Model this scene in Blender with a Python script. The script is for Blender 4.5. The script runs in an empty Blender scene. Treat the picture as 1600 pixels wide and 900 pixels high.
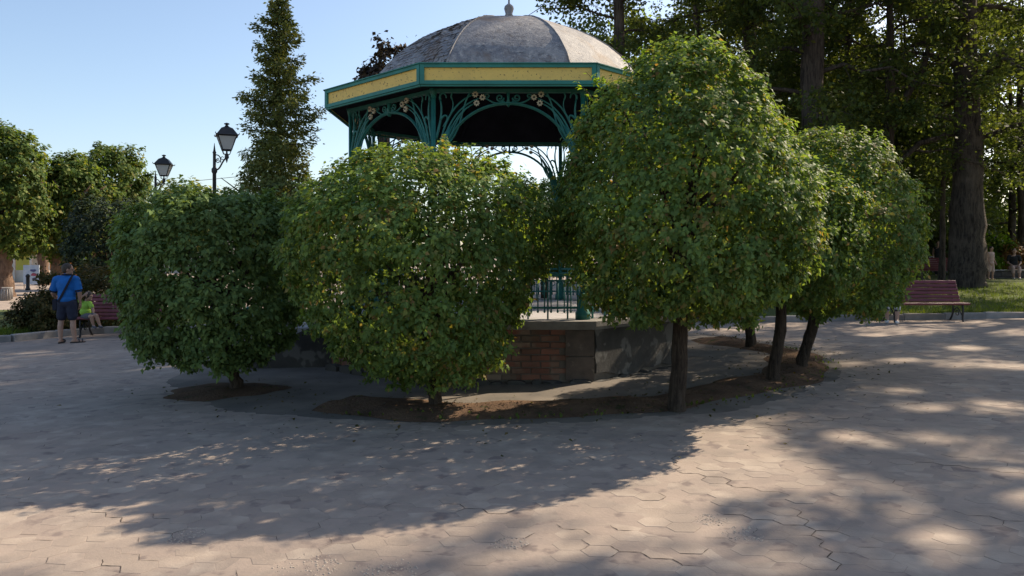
import bpy, math, random
import numpy as np
from mathutils import Vector, Matrix, Quaternion

random.seed(7)
RNG = np.random.default_rng(7)
SC = bpy.context.scene
COL = SC.collection
PI = math.pi

# ------------------------------------------------------------------ camera, sky, sun, exposure
cam_d = bpy.data.cameras.new('camera')
cam = bpy.data.objects.new('camera', cam_d)
COL.objects.link(cam)
CAMZ = 1.65
cam.location = (0, 0, CAMZ)
cam.rotation_euler = (PI / 2, 0, 0)
cam_d.lens = 27.0
cam_d.sensor_width = 36.0
cam_d.shift_y = -50 / 1600
cam_d.clip_end = 3000
SC.camera = cam

SUN_EL = math.radians(38)
SUN_H = Vector((0.79, 0.61, 0)).normalized()
SUN = Vector((SUN_H.x * math.cos(SUN_EL), SUN_H.y * math.cos(SUN_EL), math.sin(SUN_EL)))
world = bpy.data.worlds.new('World')
SC.world = world
world.use_nodes = True
wn = world.node_tree
wn.nodes.clear()
sky = wn.nodes.new('ShaderNodeTexSky')
sky.sky_type = 'NISHITA'
sky.sun_disc = False
sky.sun_elevation = SUN_EL
sky.sun_rotation = math.atan2(SUN_H.x, SUN_H.y)
sky.altitude = 300
sky.air_density = 1.0
sky.dust_density = 1.8
sky.ozone_density = 0.8
bg = wn.nodes.new('ShaderNodeBackground')
bg.inputs['Strength'].default_value = 0.12
wo = wn.nodes.new('ShaderNodeOutputWorld')
wn.links.new(sky.outputs[0], bg.inputs[0])
wn.links.new(bg.outputs[0], wo.inputs[0])

sun_d = bpy.data.lights.new('sun', 'SUN')
sun_d.energy = 5.0
sun_d.angle = math.radians(0.53)
sun_d.color = (1.0, 0.84, 0.64)
sun = bpy.data.objects.new('sun', sun_d)
COL.objects.link(sun)
sun.rotation_euler = SUN.to_track_quat('Z', 'Y').to_euler()
sun.location = (20, 20, 30)

SC.view_settings.view_transform = 'Standard'
SC.view_settings.look = 'None'
SC.view_settings.exposure = 0.78
SC.view_settings.gamma = 1.0
SC.view_settings.use_curve_mapping = False

# ------------------------------------------------------------------ helpers
F = 1200.0
def g(x, y=0):
    """height of the plaza: it falls gently to the left"""
    return 0.0175 * max(-18.0, min(18.0, x))
def at(px, py, Y):
    """point at depth Y seen at a photo pixel"""
    return Vector(((px - 800) / F * Y, Y, CAMZ + (400 - py) / F * Y))
def on_ground(px, py):
    t = CAMZ / ((py - 400) / F + 0.0175 * (px - 800) / F)
    x = (px - 800) / F * t
    return Vector((x, t, g(x)))

class MB:
    def __init__(s):
        s.v = []; s.f = []
    def add(s, vs, fs):
        n = len(s.v)
        s.v += [tuple(p) for p in vs]
        s.f += [tuple(i + n for i in f) for f in fs]
    def box(s, c, d, rz=0.0, M=None):
        hx, hy, hz = d[0] / 2, d[1] / 2, d[2] / 2
        P = [Vector((x * hx, y * hy, z * hz)) for x in (-1, 1) for y in (-1, 1) for z in (-1, 1)]
        if M is None:
            M = Matrix.Rotation(rz, 3, 'Z')
        P = [M @ p + Vector(c) for p in P]
        s.add(P, [(0, 1, 3, 2), (4, 6, 7, 5), (0, 4, 5, 1), (2, 3, 7, 6), (0, 2, 6, 4), (1, 5, 7, 3)])
    def bevel_box(s, c, d, b=0.01, rz=0.0):
        """box whose four vertical-face rims are chamfered (top and bottom smaller)"""
        hx, hy, hz = d[0] / 2, d[1] / 2, d[2] / 2
        R = Matrix.Rotation(rz, 3, 'Z')
        lv = [(-hz, b), (-hz + b, 0), (hz - b, 0), (hz, b)]
        P = []
        for z, i in lv:
            x, y = hx - i, hy - i
            P += [R @ Vector(q) + Vector(c) for q in ((-x, -y, z), (x, -y, z), (x, y, z), (-x, y, z))]
        fs = [(3, 2, 1, 0), (12, 13, 14, 15)]
        for k in range(3):
            for j in range(4):
                a = 4 * k + j; b2 = 4 * k + (j + 1) % 4
                fs.append((a, b2, b2 + 4, a + 4))
        s.add(P, fs)
    def tube(s, pts, r, n=8, cap=True):
        pts = [Vector(p) for p in pts]
        if not hasattr(r, '__len__'):
            r = [r] * len(pts)
        base = len(s.v)
        up = None
        for i, p in enumerate(pts):
            if i == 0: t = pts[1] - pts[0]
            elif i == len(pts) - 1: t = pts[-1] - pts[-2]
            else: t = pts[i + 1] - pts[i - 1]
            if t.length < 1e-9: t = Vector((0, 0, 1))
            t.normalize()
            if up is None:
                up = Vector((1, 0, 0)) if abs(t.x) < 0.8 else Vector((0, 1, 0))
            a = (up - t * up.dot(t)).normalized()
            up = a
            b = t.cross(a)
            for k in range(n):
                w = 2 * PI * k / n
                q = p + (a * math.cos(w) + b * math.sin(w)) * r[i]
                s.v.append(tuple(q))
        m = len(pts)
        for i in range(m - 1):
            for k in range(n):
                a0 = base + i * n + k; a1 = base + i * n + (k + 1) % n
                s.f.append((a0, a1, a1 + n, a0 + n))
        if cap:
            s.f.append(tuple(base + k for k in reversed(range(n))))
            s.f.append(tuple(base + (m - 1) * n + k for k in range(n)))
    def lathe(s, prof, n=16, c=(0, 0, 0), ph=0.0):
        base = len(s.v)
        for r, z in prof:
            for k in range(n):
                w = 2 * PI * k / n + ph
                s.v.append((c[0] + r * math.cos(w), c[1] + r * math.sin(w), c[2] + z))
        for i in range(len(prof) - 1):
            for k in range(n):
                a0 = base + i * n + k; a1 = base + i * n + (k + 1) % n
                s.f.append((a0, a1, a1 + n, a0 + n))
        s.f.append(tuple(base + k for k in reversed(range(n))))
        s.f.append(tuple(base + (len(prof) - 1) * n + k for k in range(n)))
    def prism(s, poly, axis='y', d=0.05, M=None):
        """2-D outline (u, w) extruded d along local y, centred"""
        n = len(poly)
        P = [Vector((u, -d / 2, w)) for u, w in poly] + [Vector((u, d / 2, w)) for u, w in poly]
        if M is not None:
            P = [M @ p for p in P]
        fs = [tuple(range(n)), tuple(reversed(range(n, 2 * n)))]
        for i in range(n):
            j = (i + 1) % n
            fs.append((i, i + n, j + n, j))
        s.add(P, fs)
    def capsule(s, a, b, ra, rb, n=12):
        a = Vector(a); b = Vector(b)
        d = b - a
        L = d.length
        t = d.normalized() if L > 1e-6 else Vector((0, 0, 1))
        pts = []; rr = []
        for k in range(5):
            w = PI / 2 * k / 5
            pts.append(a - t * ra * math.cos(w)); rr.append(max(ra * math.sin(w), ra * 0.05))
        pts.append(a); rr.append(ra); pts.append(b); rr.append(rb)
        for k in range(4, -1, -1):
            w = PI / 2 * k / 5
            pts.append(b + t * rb * math.cos(w)); rr.append(max(rb * math.sin(w), rb * 0.05))
        s.tube(pts, rr, n)
    def ellipsoid(s, c, d, n=14, M=None):
        P = []; fs = []
        m = n // 2 + 1
        for i in range(1, m):
            w = PI * i / m
            for k in range(n):
                u = 2 * PI * k / n
                P.append(Vector((d[0] * math.sin(w) * math.cos(u), d[1] * math.sin(w) * math.sin(u), d[2] * math.cos(w))))
        P += [Vector((0, 0, d[2])), Vector((0, 0, -d[2]))]
        for i in range(m - 2):
            for k in range(n):
                a = i * n + k; b = i * n + (k + 1) % n
                fs.append((a, a + n, b + n, b))
        T, B = len(P) - 2, len(P) - 1
        for k in range(n):
            fs.append((T, k, (k + 1) % n))
            fs.append((B, (m - 2) * n + (k + 1) % n, (m - 2) * n + k))
        if M is not None:
            P = [M @ p for p in P]
        s.add([p + Vector(c) for p in P], fs)
    def mesh(s, name, mat=None, smooth=False):
        me = bpy.data.meshes.new(name)
        me.from_pydata(s.v, [], s.f)
        me.update()
        if mat is not None:
            me.materials.append(mat)
        if smooth:
            me.polygons.foreach_set('use_smooth', [True] * len(me.polygons))
        return me
    def build(s, name, mat, parent=None, smooth=False, loc=None, rot=None):
        return ob(name, s.mesh(name, mat, smooth), parent, loc, rot)

def ob(name, me, parent=None, loc=None, rot=None):
    o = bpy.data.objects.new(name, me)
    COL.objects.link(o)
    if parent is not None:
        o.parent = parent
    if loc is not None: o.location = loc
    if rot is not None: o.rotation_euler = rot
    return o
def tag(o, label=None, cat=None, group=None, kind=None):
    if label: o['label'] = label
    if cat: o['category'] = cat
    if group: o['group'] = group
    if kind: o['kind'] = kind
    return o
def thing(name, label, cat, loc=(0, 0, 0), rz=0.0, group=None):
    o = bpy.data.objects.new(name, None)
    COL.objects.link(o)
    o.empty_display_size = 0.2
    o.location = loc
    o.rotation_euler = (0, 0, rz)
    return tag(o, label, cat, group)
def copy_tree(o, parent=None):
    c = o.copy()
    COL.objects.link(c)
    if parent is not None: c.parent = parent
    for ch in list(o.children):
        copy_tree(ch, c)
    return c
def arr_mesh(name, V, FA, mat, smooth=False, k=None):
    """fast mesh from numpy: V (n,3), FA (m,k)"""
    me = bpy.data.meshes.new(name)
    k = FA.shape[1]
    me.vertices.add(len(V)); me.loops.add(FA.size); me.polygons.add(len(FA))
    me.vertices.foreach_set('co', V.astype(np.float32).ravel())
    me.loops.foreach_set('vertex_index', FA.astype(np.int32).ravel())
    me.polygons.foreach_set('loop_start', np.arange(0, FA.size, k, dtype=np.int32))
    me.polygons.foreach_set('loop_total', np.full(len(FA), k, dtype=np.int32))
    if smooth:
        me.polygons.foreach_set('use_smooth', np.ones(len(FA), dtype=bool))
    me.update(calc_edges=True)
    if mat is not None: me.materials.append(mat)
    return me
def bez(p0, p1, p2, p3, n=12):
    out = []
    for i in range(n + 1):
        t = i / n; s = 1 - t
        out.append(Vector(p0) * s ** 3 + Vector(p1) * 3 * s * s * t + Vector(p2) * 3 * s * t * t + Vector(p3) * t ** 3)
    return out

# ------------------------------------------------------------------ materials
def nd(nt, kind, **kw):
    n = nt.nodes.new(kind)
    for k, v in kw.items():
        if k in n.inputs: n.inputs[k].default_value = v
        else: setattr(n, k, v)
    return n
def mixc(nt, fac, a, b, blend='MIX'):
    m = nt.nodes.new('ShaderNodeMix'); m.data_type = 'RGBA'; m.blend_type = blend
    for sock, v in ((m.inputs[0], fac), (m.inputs[6], a), (m.inputs[7], b)):
        if hasattr(v, 'links') or isinstance(v, bpy.types.NodeSocket): nt.links.new(v, sock)
        elif isinstance(v, (int, float)): sock.default_value = v
        else: sock.default_value = (*v, 1)
    return m.outputs[2]
def noise(nt, scale, detail=4, rough=0.55, vec=None, dist=0.0):
    n = nt.nodes.new('ShaderNodeTexNoise')
    n.inputs['Scale'].default_value = scale; n.inputs['Detail'].default_value = detail
    n.inputs['Roughness'].default_value = rough; n.inputs['Distortion'].default_value = dist
    if vec is not None: nt.links.new(vec, n.inputs['Vector'])
    return n.outputs['Fac']
def ramp(nt, fac, lo, hi):
    r = nt.nodes.new('ShaderNodeMapRange')
    r.inputs['From Min'].default_value = lo; r.inputs['From Max'].default_value = hi
    nt.links.new(fac, r.inputs['Value'])
    return r.outputs[0]
def new_mat(name):
    m = bpy.data.materials.new(name); m.use_nodes = True
    nt = m.node_tree
    p = nt.nodes['Principled BSDF']
    return m, nt, p
def bump(nt, p, h, strength=0.3, dist=0.02):
    b = nt.nodes.new('ShaderNodeBump')
    b.inputs['Strength'].default_value = strength; b.inputs['Distance'].default_value = dist
    nt.links.new(h, b.inputs['Height']); nt.links.new(b.outputs[0], p.inputs['Normal'])
def surf(name, c1, c2=None, scale=6, rough=0.75, bmp=0.2, bscale=40, lo=0.35, hi=0.65, spots=None, spot_scale=30, spot_lo=0.62, spot_hi=0.68, metal=0.0, world_space=False, piece=0.0, spec=0.4, bdist=0.01):
    m, nt, p = new_mat(name)
    if world_space:
        vec = nt.nodes.new('ShaderNodeNewGeometry').outputs['Position']
    else:
        vec = nt.nodes.new('ShaderNodeTexCoord').outputs['Object']
    c2 = c2 or tuple(x * 0.72 for x in c1)
    col = mixc(nt, ramp(nt, noise(nt, scale, 6, 0.6, vec), lo, hi), c1, c2)
    if spots:
        col = mixc(nt, ramp(nt, noise(nt, spot_scale, 3, 0.6, vec), spot_lo, spot_hi), col, spots)
    if piece > 0:
        oi = nt.nodes.new('ShaderNodeObjectInfo')
        gi = nt.nodes.new('ShaderNodeNewGeometry')
        ad = nt.nodes.new('ShaderNodeMath'); ad.operation = 'ADD'
        nt.links.new(oi.outputs['Random'], ad.inputs[0]); nt.links.new(gi.outputs['Random Per Island'], ad.inputs[1])
        fr = nt.nodes.new('ShaderNodeMath'); fr.operation = 'FRACT'; nt.links.new(ad.outputs[0], fr.inputs[0])
        mr = nt.nodes.new('ShaderNodeMapRange'); mr.inputs['To Min'].default_value = 1 - piece; mr.inputs['To Max'].default_value = 1 + piece
        nt.links.new(fr.outputs[0], mr.inputs['Value'])
        hs = nt.nodes.new('ShaderNodeHueSaturation'); nt.links.new(mr.outputs[0], hs.inputs['Value']); nt.links.new(col, hs.inputs['Color'])
        col = hs.outputs[0]
    nt.links.new(col, p.inputs['Base Color'])
    p.inputs['Roughness'].default_value = rough
    p.inputs['Metallic'].default_value = metal
    p.inputs['Specular IOR Level'].default_value = spec
    if bmp > 0:
        bump(nt, p, noise(nt, bscale, 5, 0.65, vec), bmp, bdist)
    return m
def leaf_mat(name, cols, patch=None, patch_scale=1.2, trans=0.4, rough=0.58, patch_lo=0.58, patch_hi=0.72, spec=0.13):
    """cols: list of (position, rgb) over a random number per leaf; patch: colour of noise patches"""
    m, nt, p = new_mat(name)
    gi = nt.nodes.new('ShaderNodeNewGeometry')
    cr = nt.nodes.new('ShaderNodeValToRGB')
    e = cr.color_ramp.elements
    while len(e) < len(cols): e.new(0.5)
    for el, (pos, c) in zip(e, cols):
        el.position = pos; el.color = (*c, 1)
    nt.links.new(gi.outputs['Random Per Island'], cr.inputs[0])
    col = cr.outputs[0]
    vec = nt.nodes.new('ShaderNodeTexCoord').outputs['Object']
    big = noise(nt, 0.9, 2, 0.5, vec)
    mr = nt.nodes.new('ShaderNodeMapRange'); mr.inputs['From Min'].default_value = 0.3; mr.inputs['From Max'].default_value = 0.7
    mr.inputs['To Min'].default_value = 0.75; mr.inputs['To Max'].default_value = 1.3
    nt.links.new(big, mr.inputs['Value'])
    hs = nt.nodes.new('ShaderNodeHueSaturation'); nt.links.new(mr.outputs[0], hs.inputs['Value']); nt.links.new(col, hs.inputs['Color'])
    col = hs.outputs[0]
    if patch:
        pf = ramp(nt, noise(nt, patch_scale, 4, 0.65, vec), patch_lo, patch_hi)
        mm = nt.nodes.new('ShaderNodeMath'); mm.operation = 'MULTIPLY'
        nt.links.new(pf, mm.inputs[0])
        g2 = ramp(nt, gi.outputs['Random Per Island'], 0.2, 0.75)
        nt.links.new(g2, mm.inputs[1])
        col = mixc(nt, mm.outputs[0], col, patch)
    nt.links.new(col, p.inputs['Base Color'])
    p.inputs['Roughness'].default_value = rough
    p.inputs['Specular IOR Level'].default_value = spec
    tr = nt.nodes.new('ShaderNodeBsdfTranslucent')
    tc = mixc(nt, 0.85, col, (1.95, 1.75, 0.5), 'MULTIPLY')
    nt.links.new(tc, tr.inputs['Color'])
    mx = nt.nodes.new('ShaderNodeMixShader'); mx.inputs[0].default_value = trans
    out = nt.nodes['Material Output']
    nt.links.new(p.outputs[0], mx.inputs[1]); nt.links.new(tr.outputs[0], mx.inputs[2]); nt.links.new(mx.outputs[0], out.inputs[0])
    return m

M = {}
M['paver'] = surf('paver', (0.322, 0.26, 0.207), (0.232, 0.19, 0.16), scale=1.6, rough=0.88, bmp=0.5, bscale=60, lo=0.35, hi=0.65, spots=(0.375, 0.31, 0.25), spot_scale=3.1, spot_lo=0.48, spot_hi=0.70, world_space=True, piece=0.06, bdist=0.006)
M['joint'] = surf('joint_sand', (0.33, 0.265, 0.215), (0.255, 0.205, 0.17), scale=1.3, rough=0.95, bmp=0.4, bscale=30, spots=(0.19, 0.15, 0.13), spot_scale=5, spot_lo=0.55, spot_hi=0.66, world_space=True)
M['dirt'] = surf('joint_dirt', (0.06, 0.048, 0.04), (0.10, 0.08, 0.065), scale=20, rough=1.0, bmp=0.3, world_space=True, spec=0.05)
M['rubble'] = surf('broken_concrete', (0.42, 0.36, 0.29), (0.33, 0.27, 0.22), scale=9, rough=0.95, bmp=0.6, bscale=60, piece=0.25, world_space=True)
M['soil'] = surf('soil', (0.15, 0.095, 0.06), (0.085, 0.055, 0.038), scale=3, rough=1.0, bmp=0.9, bscale=28, spots=(0.05, 0.06, 0.025), spot_scale=6, spot_lo=0.6, spot_hi=0.7, world_space=True, bdist=0.03, spec=0.1)
M['dust'] = surf('dusty_concrete', (0.195, 0.168, 0.14), (0.12, 0.108, 0.094), scale=1.4, rough=0.95, bmp=0.4, bscale=24, world_space=True, spec=0.2)
M['grass_base'] = surf('lawn_soil', (0.07, 0.10, 0.03), (0.10, 0.11, 0.04), scale=3, rough=1.0, bmp=0.6, bscale=50, world_space=True, spec=0.1)
M['kerb'] = surf('kerb_stone', (0.30, 0.28, 0.26), (0.2, 0.19, 0.18), scale=4, rough=0.9, bmp=0.4, bscale=30, piece=0.12)
M['brick'] = surf('brick', (0.21, 0.085, 0.055), (0.14, 0.075, 0.052), scale=4, rough=0.9, bmp=0.6, bscale=45, spots=(0.20, 0.145, 0.105), spot_scale=3.2, spot_lo=0.5, spot_hi=0.66, world_space=True, piece=0.28)
M['mortar'] = surf('mortar', (0.17, 0.145, 0.115), (0.105, 0.09, 0.075), scale=5, rough=0.95, bmp=0.5, bscale=35, world_space=True)
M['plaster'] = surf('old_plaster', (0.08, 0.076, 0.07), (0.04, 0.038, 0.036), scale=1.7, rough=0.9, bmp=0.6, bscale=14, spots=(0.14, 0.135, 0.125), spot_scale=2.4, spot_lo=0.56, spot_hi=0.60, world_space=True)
M['coping'] = surf('coping_stone', (0.24, 0.23, 0.21), (0.15, 0.14, 0.13), scale=4, rough=0.9, bmp=0.5, bscale=25, piece=0.1, world_space=True)
M['floor'] = surf('platform_floor', (0.42, 0.40, 0.40), (0.32, 0.31, 0.31), scale=2, rough=0.8, bmp=0.2, world_space=True)
M['iron'] = surf('green_iron', (0.022, 0.165, 0.14), (0.015, 0.115, 0.10), scale=9, rough=0.5, bmp=0.15, bscale=60, spots=(0.10, 0.075, 0.05), spot_scale=40, spot_lo=0.68, spot_hi=0.74)
M['trim'] = surf('green_trim', (0.028, 0.215, 0.18), (0.02, 0.16, 0.135), scale=5, rough=0.55, bmp=0.2, bscale=50, spots=(0.25, 0.22, 0.16), spot_scale=34, spot_lo=0.71, spot_hi=0.74, world_space=True)
M['yellow'] = surf('yellow_board', (0.80, 0.56, 0.15), (0.70, 0.49, 0.14), scale=3, rough=0.7, bmp=0.3, bscale=45, spots=(0.17, 0.12, 0.055), spot_scale=26, spot_lo=0.60, spot_hi=0.68, world_space=True)
M['flower'] = surf('cream_flower', (0.55, 0.48, 0.34), (0.42, 0.36, 0.25), scale=20, rough=0.7, bmp=0.2)
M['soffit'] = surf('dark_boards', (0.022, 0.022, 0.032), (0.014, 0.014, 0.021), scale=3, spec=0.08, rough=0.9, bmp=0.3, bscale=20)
M['black'] = surf('black_iron', (0.018, 0.018, 0.02), (0.03, 0.028, 0.028), scale=20, rough=0.5, bmp=0.1)
def bark_mat(name, c1, c2, fine=34):
    m, nt, p = new_mat(name)
    tc = nt.nodes.new('ShaderNodeTexCoord').outputs['Object']
    mp = nt.nodes.new('ShaderNodeMapping'); mp.inputs['Scale'].default_value = (1, 1, 0.13)
    nt.links.new(tc, mp.inputs['Vector'])
    v = mp.outputs[0]
    h = noise(nt, fine * 0.55, 6, 0.7, v, 0.8)
    col = mixc(nt, ramp(nt, h, 0.36, 0.62), c2, c1)
    col = mixc(nt, ramp(nt, noise(nt, 1.3, 4, 0.6, tc), 0.5, 0.75), col, tuple(x * 1.35 for x in c1))
    nt.links.new(col, p.inputs['Base Color'])
    p.inputs['Roughness'].default_value = 0.95; p.inputs['Specular IOR Level'].default_value = 0.1
    bump(nt, p, h, 1.0, 0.06)
    return m
M['bark'] = bark_mat('bark', (0.10, 0.075, 0.055), (0.03, 0.023, 0.018), 60)
M['bark_dark'] = bark_mat('dark_bark', (0.105, 0.085, 0.068), (0.028, 0.023, 0.02), 26)
M['bark_pale'] = bark_mat('chestnut_bark', (0.21, 0.14, 0.10), (0.09, 0.06, 0.045), 20)
M['bench'] = surf('red_brown_paint', (0.19, 0.045, 0.055), (0.14, 0.035, 0.045), scale=8, rough=0.5, bmp=0.2, bscale=40, piece=0.12)
M['glass'] = None

def dome_mat(name, shingle):
    m, nt, p = new_mat(name)
    vec = nt.nodes.new('ShaderNodeNewGeometry').outputs['Position']
    n1 = ramp(nt, noise(nt, 2.2, 7, 0.68, vec, 0.6), 0.36, 0.66)
    col = mixc(nt, n1, (0.135, 0.14, 0.16), (0.29, 0.28, 0.275))
    n2 = ramp(nt, noise(nt, 11, 7, 0.78, vec), 0.50, 0.66)
    col = mixc(nt, n2, col, (0.38, 0.36, 0.34))
    n3 = ramp(nt, noise(nt, 5.5, 8, 0.8, vec, 1.0), 0.54, 0.66)
    col = mixc(nt, n3, col, (0.06, 0.056, 0.06))
    n4 = ramp(nt, noise(nt, 34, 5, 0.75, vec), 0.56, 0.68)
    col = mixc(nt, n4, col, (0.07, 0.066, 0.07))
    n5 = ramp(nt, noise(nt, 1.7, 5, 0.6, vec, 0.5), 0.52, 0.66)
    col = mixc(nt, n5, col, (0.17, 0.13, 0.105))
    nt.links.new(col, p.inputs['Base Color'])
    p.inputs['Roughness'].default_value = 0.72
    bump(nt, p, noise(nt, 26, 6, 0.7, vec), 0.55, 0.02)
    return m
M['dome'] = dome_mat('weathered_roof_sheet', False)
M['topiary'] = leaf_mat('topiary_leaf', [(0.0, (0.082, 0.138, 0.047)), (0.45, (0.122, 0.195, 0.06)), (0.85, (0.162, 0.238, 0.066)), (0.95, (0.20, 0.22, 0.065)), (1.0, (0.27, 0.17, 0.075))], patch=(0.19, 0.12, 0.05), patch_scale=2.0, patch_lo=0.57, patch_hi=0.70, trans=0.42)
M['topiary_dark'] = leaf_mat('dark_topiary_leaf', [(0.0, (0.078, 0.13, 0.048)), (0.5, (0.112, 0.178, 0.06)), (1.0, (0.155, 0.22, 0.066))], trans=0.3)
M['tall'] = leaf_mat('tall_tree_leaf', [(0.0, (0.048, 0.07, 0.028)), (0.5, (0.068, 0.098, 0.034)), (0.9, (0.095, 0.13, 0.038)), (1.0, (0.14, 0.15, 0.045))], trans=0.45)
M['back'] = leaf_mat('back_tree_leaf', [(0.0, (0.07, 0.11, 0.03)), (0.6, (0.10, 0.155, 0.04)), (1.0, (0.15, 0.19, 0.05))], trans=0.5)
M['chestnut'] = leaf_mat('chestnut_leaf', [(0.0, (0.045, 0.085, 0.025)), (0.55, (0.08, 0.13, 0.034)), (0.9, (0.13, 0.165, 0.04)), (1.0, (0.2, 0.18, 0.05))], trans=0.4)
M['conifer'] = leaf_mat('conifer_leaf', [(0.0, (0.075, 0.105, 0.035)), (0.5, (0.15, 0.175, 0.05)), (1.0, (0.25, 0.245, 0.07))], patch=(0.045, 0.065, 0.03), patch_scale=0.9, patch_lo=0.45, patch_hi=0.6, trans=0.25)
M['barberry'] = leaf_mat('barberry_leaf', [(0.0, (0.035, 0.04, 0.015)), (0.5, (0.065, 0.065, 0.022)), (1.0, (0.12, 0.085, 0.035))], trans=0.3)
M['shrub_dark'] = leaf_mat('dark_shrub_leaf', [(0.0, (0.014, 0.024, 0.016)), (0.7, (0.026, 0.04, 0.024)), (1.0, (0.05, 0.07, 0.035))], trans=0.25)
M['purple_leaf'] = leaf_mat('bronze_leaf', [(0.0, (0.03, 0.024, 0.022)), (0.7, (0.05, 0.038, 0.03)), (1.0, (0.10, 0.07, 0.05))], trans=0.3)
M['lime_leaf'] = leaf_mat('lime_leaf', [(0.0, (0.10, 0.19, 0.02)), (1.0, (0.2, 0.30, 0.035))], trans=0.5)
M['orange_leaf'] = leaf_mat('rust_leaf', [(0.0, (0.16, 0.09, 0.04)), (1.0, (0.26, 0.15, 0.06))], trans=0.4)
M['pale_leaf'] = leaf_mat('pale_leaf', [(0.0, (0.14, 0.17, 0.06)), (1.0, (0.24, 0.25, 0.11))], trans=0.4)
M['grass'] = leaf_mat('grass_blade', [(0.0, (0.06, 0.10, 0.02)), (1.0, (0.12, 0.16, 0.035))], trans=0.45)

# ------------------------------------------------------------------ leaves
LEAF5 = (np.array([[0, 0, 0], [0.36, -0.33, 0.06], [0.36, 0.33, 0.06], [1, 0, -0.16], [0.45, 0, 0.0]]),
         np.array([[0, 4, 1], [0, 2, 4], [4, 2, 3], [4, 3, 1]]))
LEAF4 = (np.array([[0, 0, 0], [0.5, -0.3, 0.05], [1, 0, -0.05], [0.5, 0.3, 0.05]]), np.array([[0, 1, 2, 3]]))
NEEDLE = (np.array([[0, 0, 0], [0.45, -0.22, 0.0], [1, 0, -0.12], [0.45, 0.22, 0.0]]), np.array([[0, 1, 2, 3]]))
def unit(a):
    return a / np.maximum(np.linalg.norm(a, axis=1, keepdims=True), 1e-9)
def leaves(P, N, D, size, tpl):
    """P centres, N leaf normals, D tip directions, size lengths -> vertices, faces"""
    N = unit(N)
    D = unit(D - N * np.sum(D * N, axis=1, keepdims=True))
    S = np.cross(N, D)
    T, FA = tpl
    k = len(T)
    V = (P[:, None, :] + size[:, None, None] * (T[None, :, 0:1] * D[:, None, :] + T[None, :, 1:2] * S[:, None, :] + T[None, :, 2:3] * N[:, None, :])).reshape(-1, 3)
    FF = (FA[None, :, :] + (np.arange(len(P)) * k)[:, None, None]).reshape(-1, FA.shape[1])
    return V, FF
def crown(name, prof, n, size, mat, parent=None, seed=1, depth=0.16, lump=0.06, tpl=LEAF5, droop=0.7, fz=1.0, clip=None, shoots=0.68, sl=None):
    """crown of leaves on and just inside a surface of revolution; prof rows (z, radius to -x, radius to +x), local to the trunk foot"""
    sl = sl or size * 2.4
    R = np.random.default_rng(seed)
    pr = np.array(prof, float)
    zz = np.linspace(0, 1, 240)
    s = np.r_[0, np.cumsum(np.hypot(np.diff(pr[:, 0]), np.diff((pr[:, 1] + pr[:, 2]) / 2)))]
    zt = np.interp(zz * s[-1], s, pr[:, 0]); rl = np.interp(zz * s[-1], s, pr[:, 1]); rr = np.interp(zz * s[-1], s, pr[:, 2])
    for a in (rl, rr):
        a[:] = np.convolve(np.pad(a, 6, mode='edge'), np.ones(13) / 13, 'valid')
    rm = (np.abs(rl) + np.abs(rr)) / 2
    w = np.maximum(rm, 0.02); w = w / w.sum()
    sg = -1.0 if zt[0] > zt[-1] else 1.0
    dz = np.gradient(zt); dr = np.gradient(rm)
    ph = [(R.integers(1, 6), R.uniform(0.8, 5.0), R.uniform(0, 6.28)) for k in range(9)]
    def surface(m, dep):
        i = R.choice(240, m, p=w)
        j = np.clip(i + R.integers(-1, 2, m), 0, 239)
        z = (zt[i] + zt[j]) / 2
        th = R.uniform(0, 2 * PI, m)
        c, sn = np.cos(th), np.sin(th)
        mixv = (c + 1) / 2
        r = rl[i] * (1 - mixv) + rr[i] * mixv
        L = np.zeros(m)
        for a, b, p0 in ph: L += np.sin(a * th + b * z * 1.6 + p0) / 3.0
        L = np.clip(L, -1.2, 1.2)
        nr = sg * dz[i]; nz = -sg * dr[i]
        q = np.hypot(nr, nz) + 1e-9
        nr, nz = nr / q, nz / q
        rn = r * (1 + lump * L) - dep * np.maximum(0.25, np.abs(nr))
        N0 = np.stack([nr * c, nr * sn, nz], 1)
        P = np.stack([rn * c, rn * sn * fz, z - dep * nz + lump * 0.5 * L * nz * size * 6], 1)
        return P, N0
    per = 46
    ns = int(n * shoots / per)
    B, BN = surface(ns, np.abs(R.normal(0, depth * 0.55, ns)) + sl * 0.62)
    sd = unit(BN * 0.9 + R.normal(0, 0.55, (ns, 3)) + np.array([0, 0, 0.25]))
    k = np.repeat(np.arange(ns), per); m = ns * per
    t = R.random(m) ** 0.7
    ln = (sl * R.uniform(0.5, 1.5, ns))[k]
    P1 = B[k] + sd[k] * (t * ln)[:, None] + R.normal(0, 1, (m, 3)) * (sl * 0.28 * (1.1 - 0.5 * t))[:, None]
    N1 = BN[k] * 0.5 + sd[k] * 0.3 + R.normal(0, 0.42, (m, 3)) + np.array([0, 0, 0.55])
    D1 = (P1 - B[k]) * (0.8 / sl) + np.array([0, 0, -droop * 0.8]) + R.normal(0, 0.45, (m, 3))
    nf = n - m
    P2, F2 = surface(nf, R.exponential(depth, nf) + sl * 0.45)
    N2 = F2 * 0.7 + R.normal(0, 0.5, (nf, 3)) + np.array([0, 0, 0.40])
    D2 = np.array([0, 0, -droop]) + F2 * 0.35 + R.normal(0, 0.5, (nf, 3))
    P, N, D = np.concatenate([P1, P2]), np.concatenate([N1, N2]), np.concatenate([D1, D2])
    sz = size * R.uniform(0.6, 1.3, len(P))
    if clip is not None:
        ok = clip(P)
        P, N, D, sz = P[ok], N[ok], D[ok], sz[ok]
    V, FF = leaves(P, N, D, sz, tpl)
    return ob(name, arr_mesh(name, V, FF, mat), parent)

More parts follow.
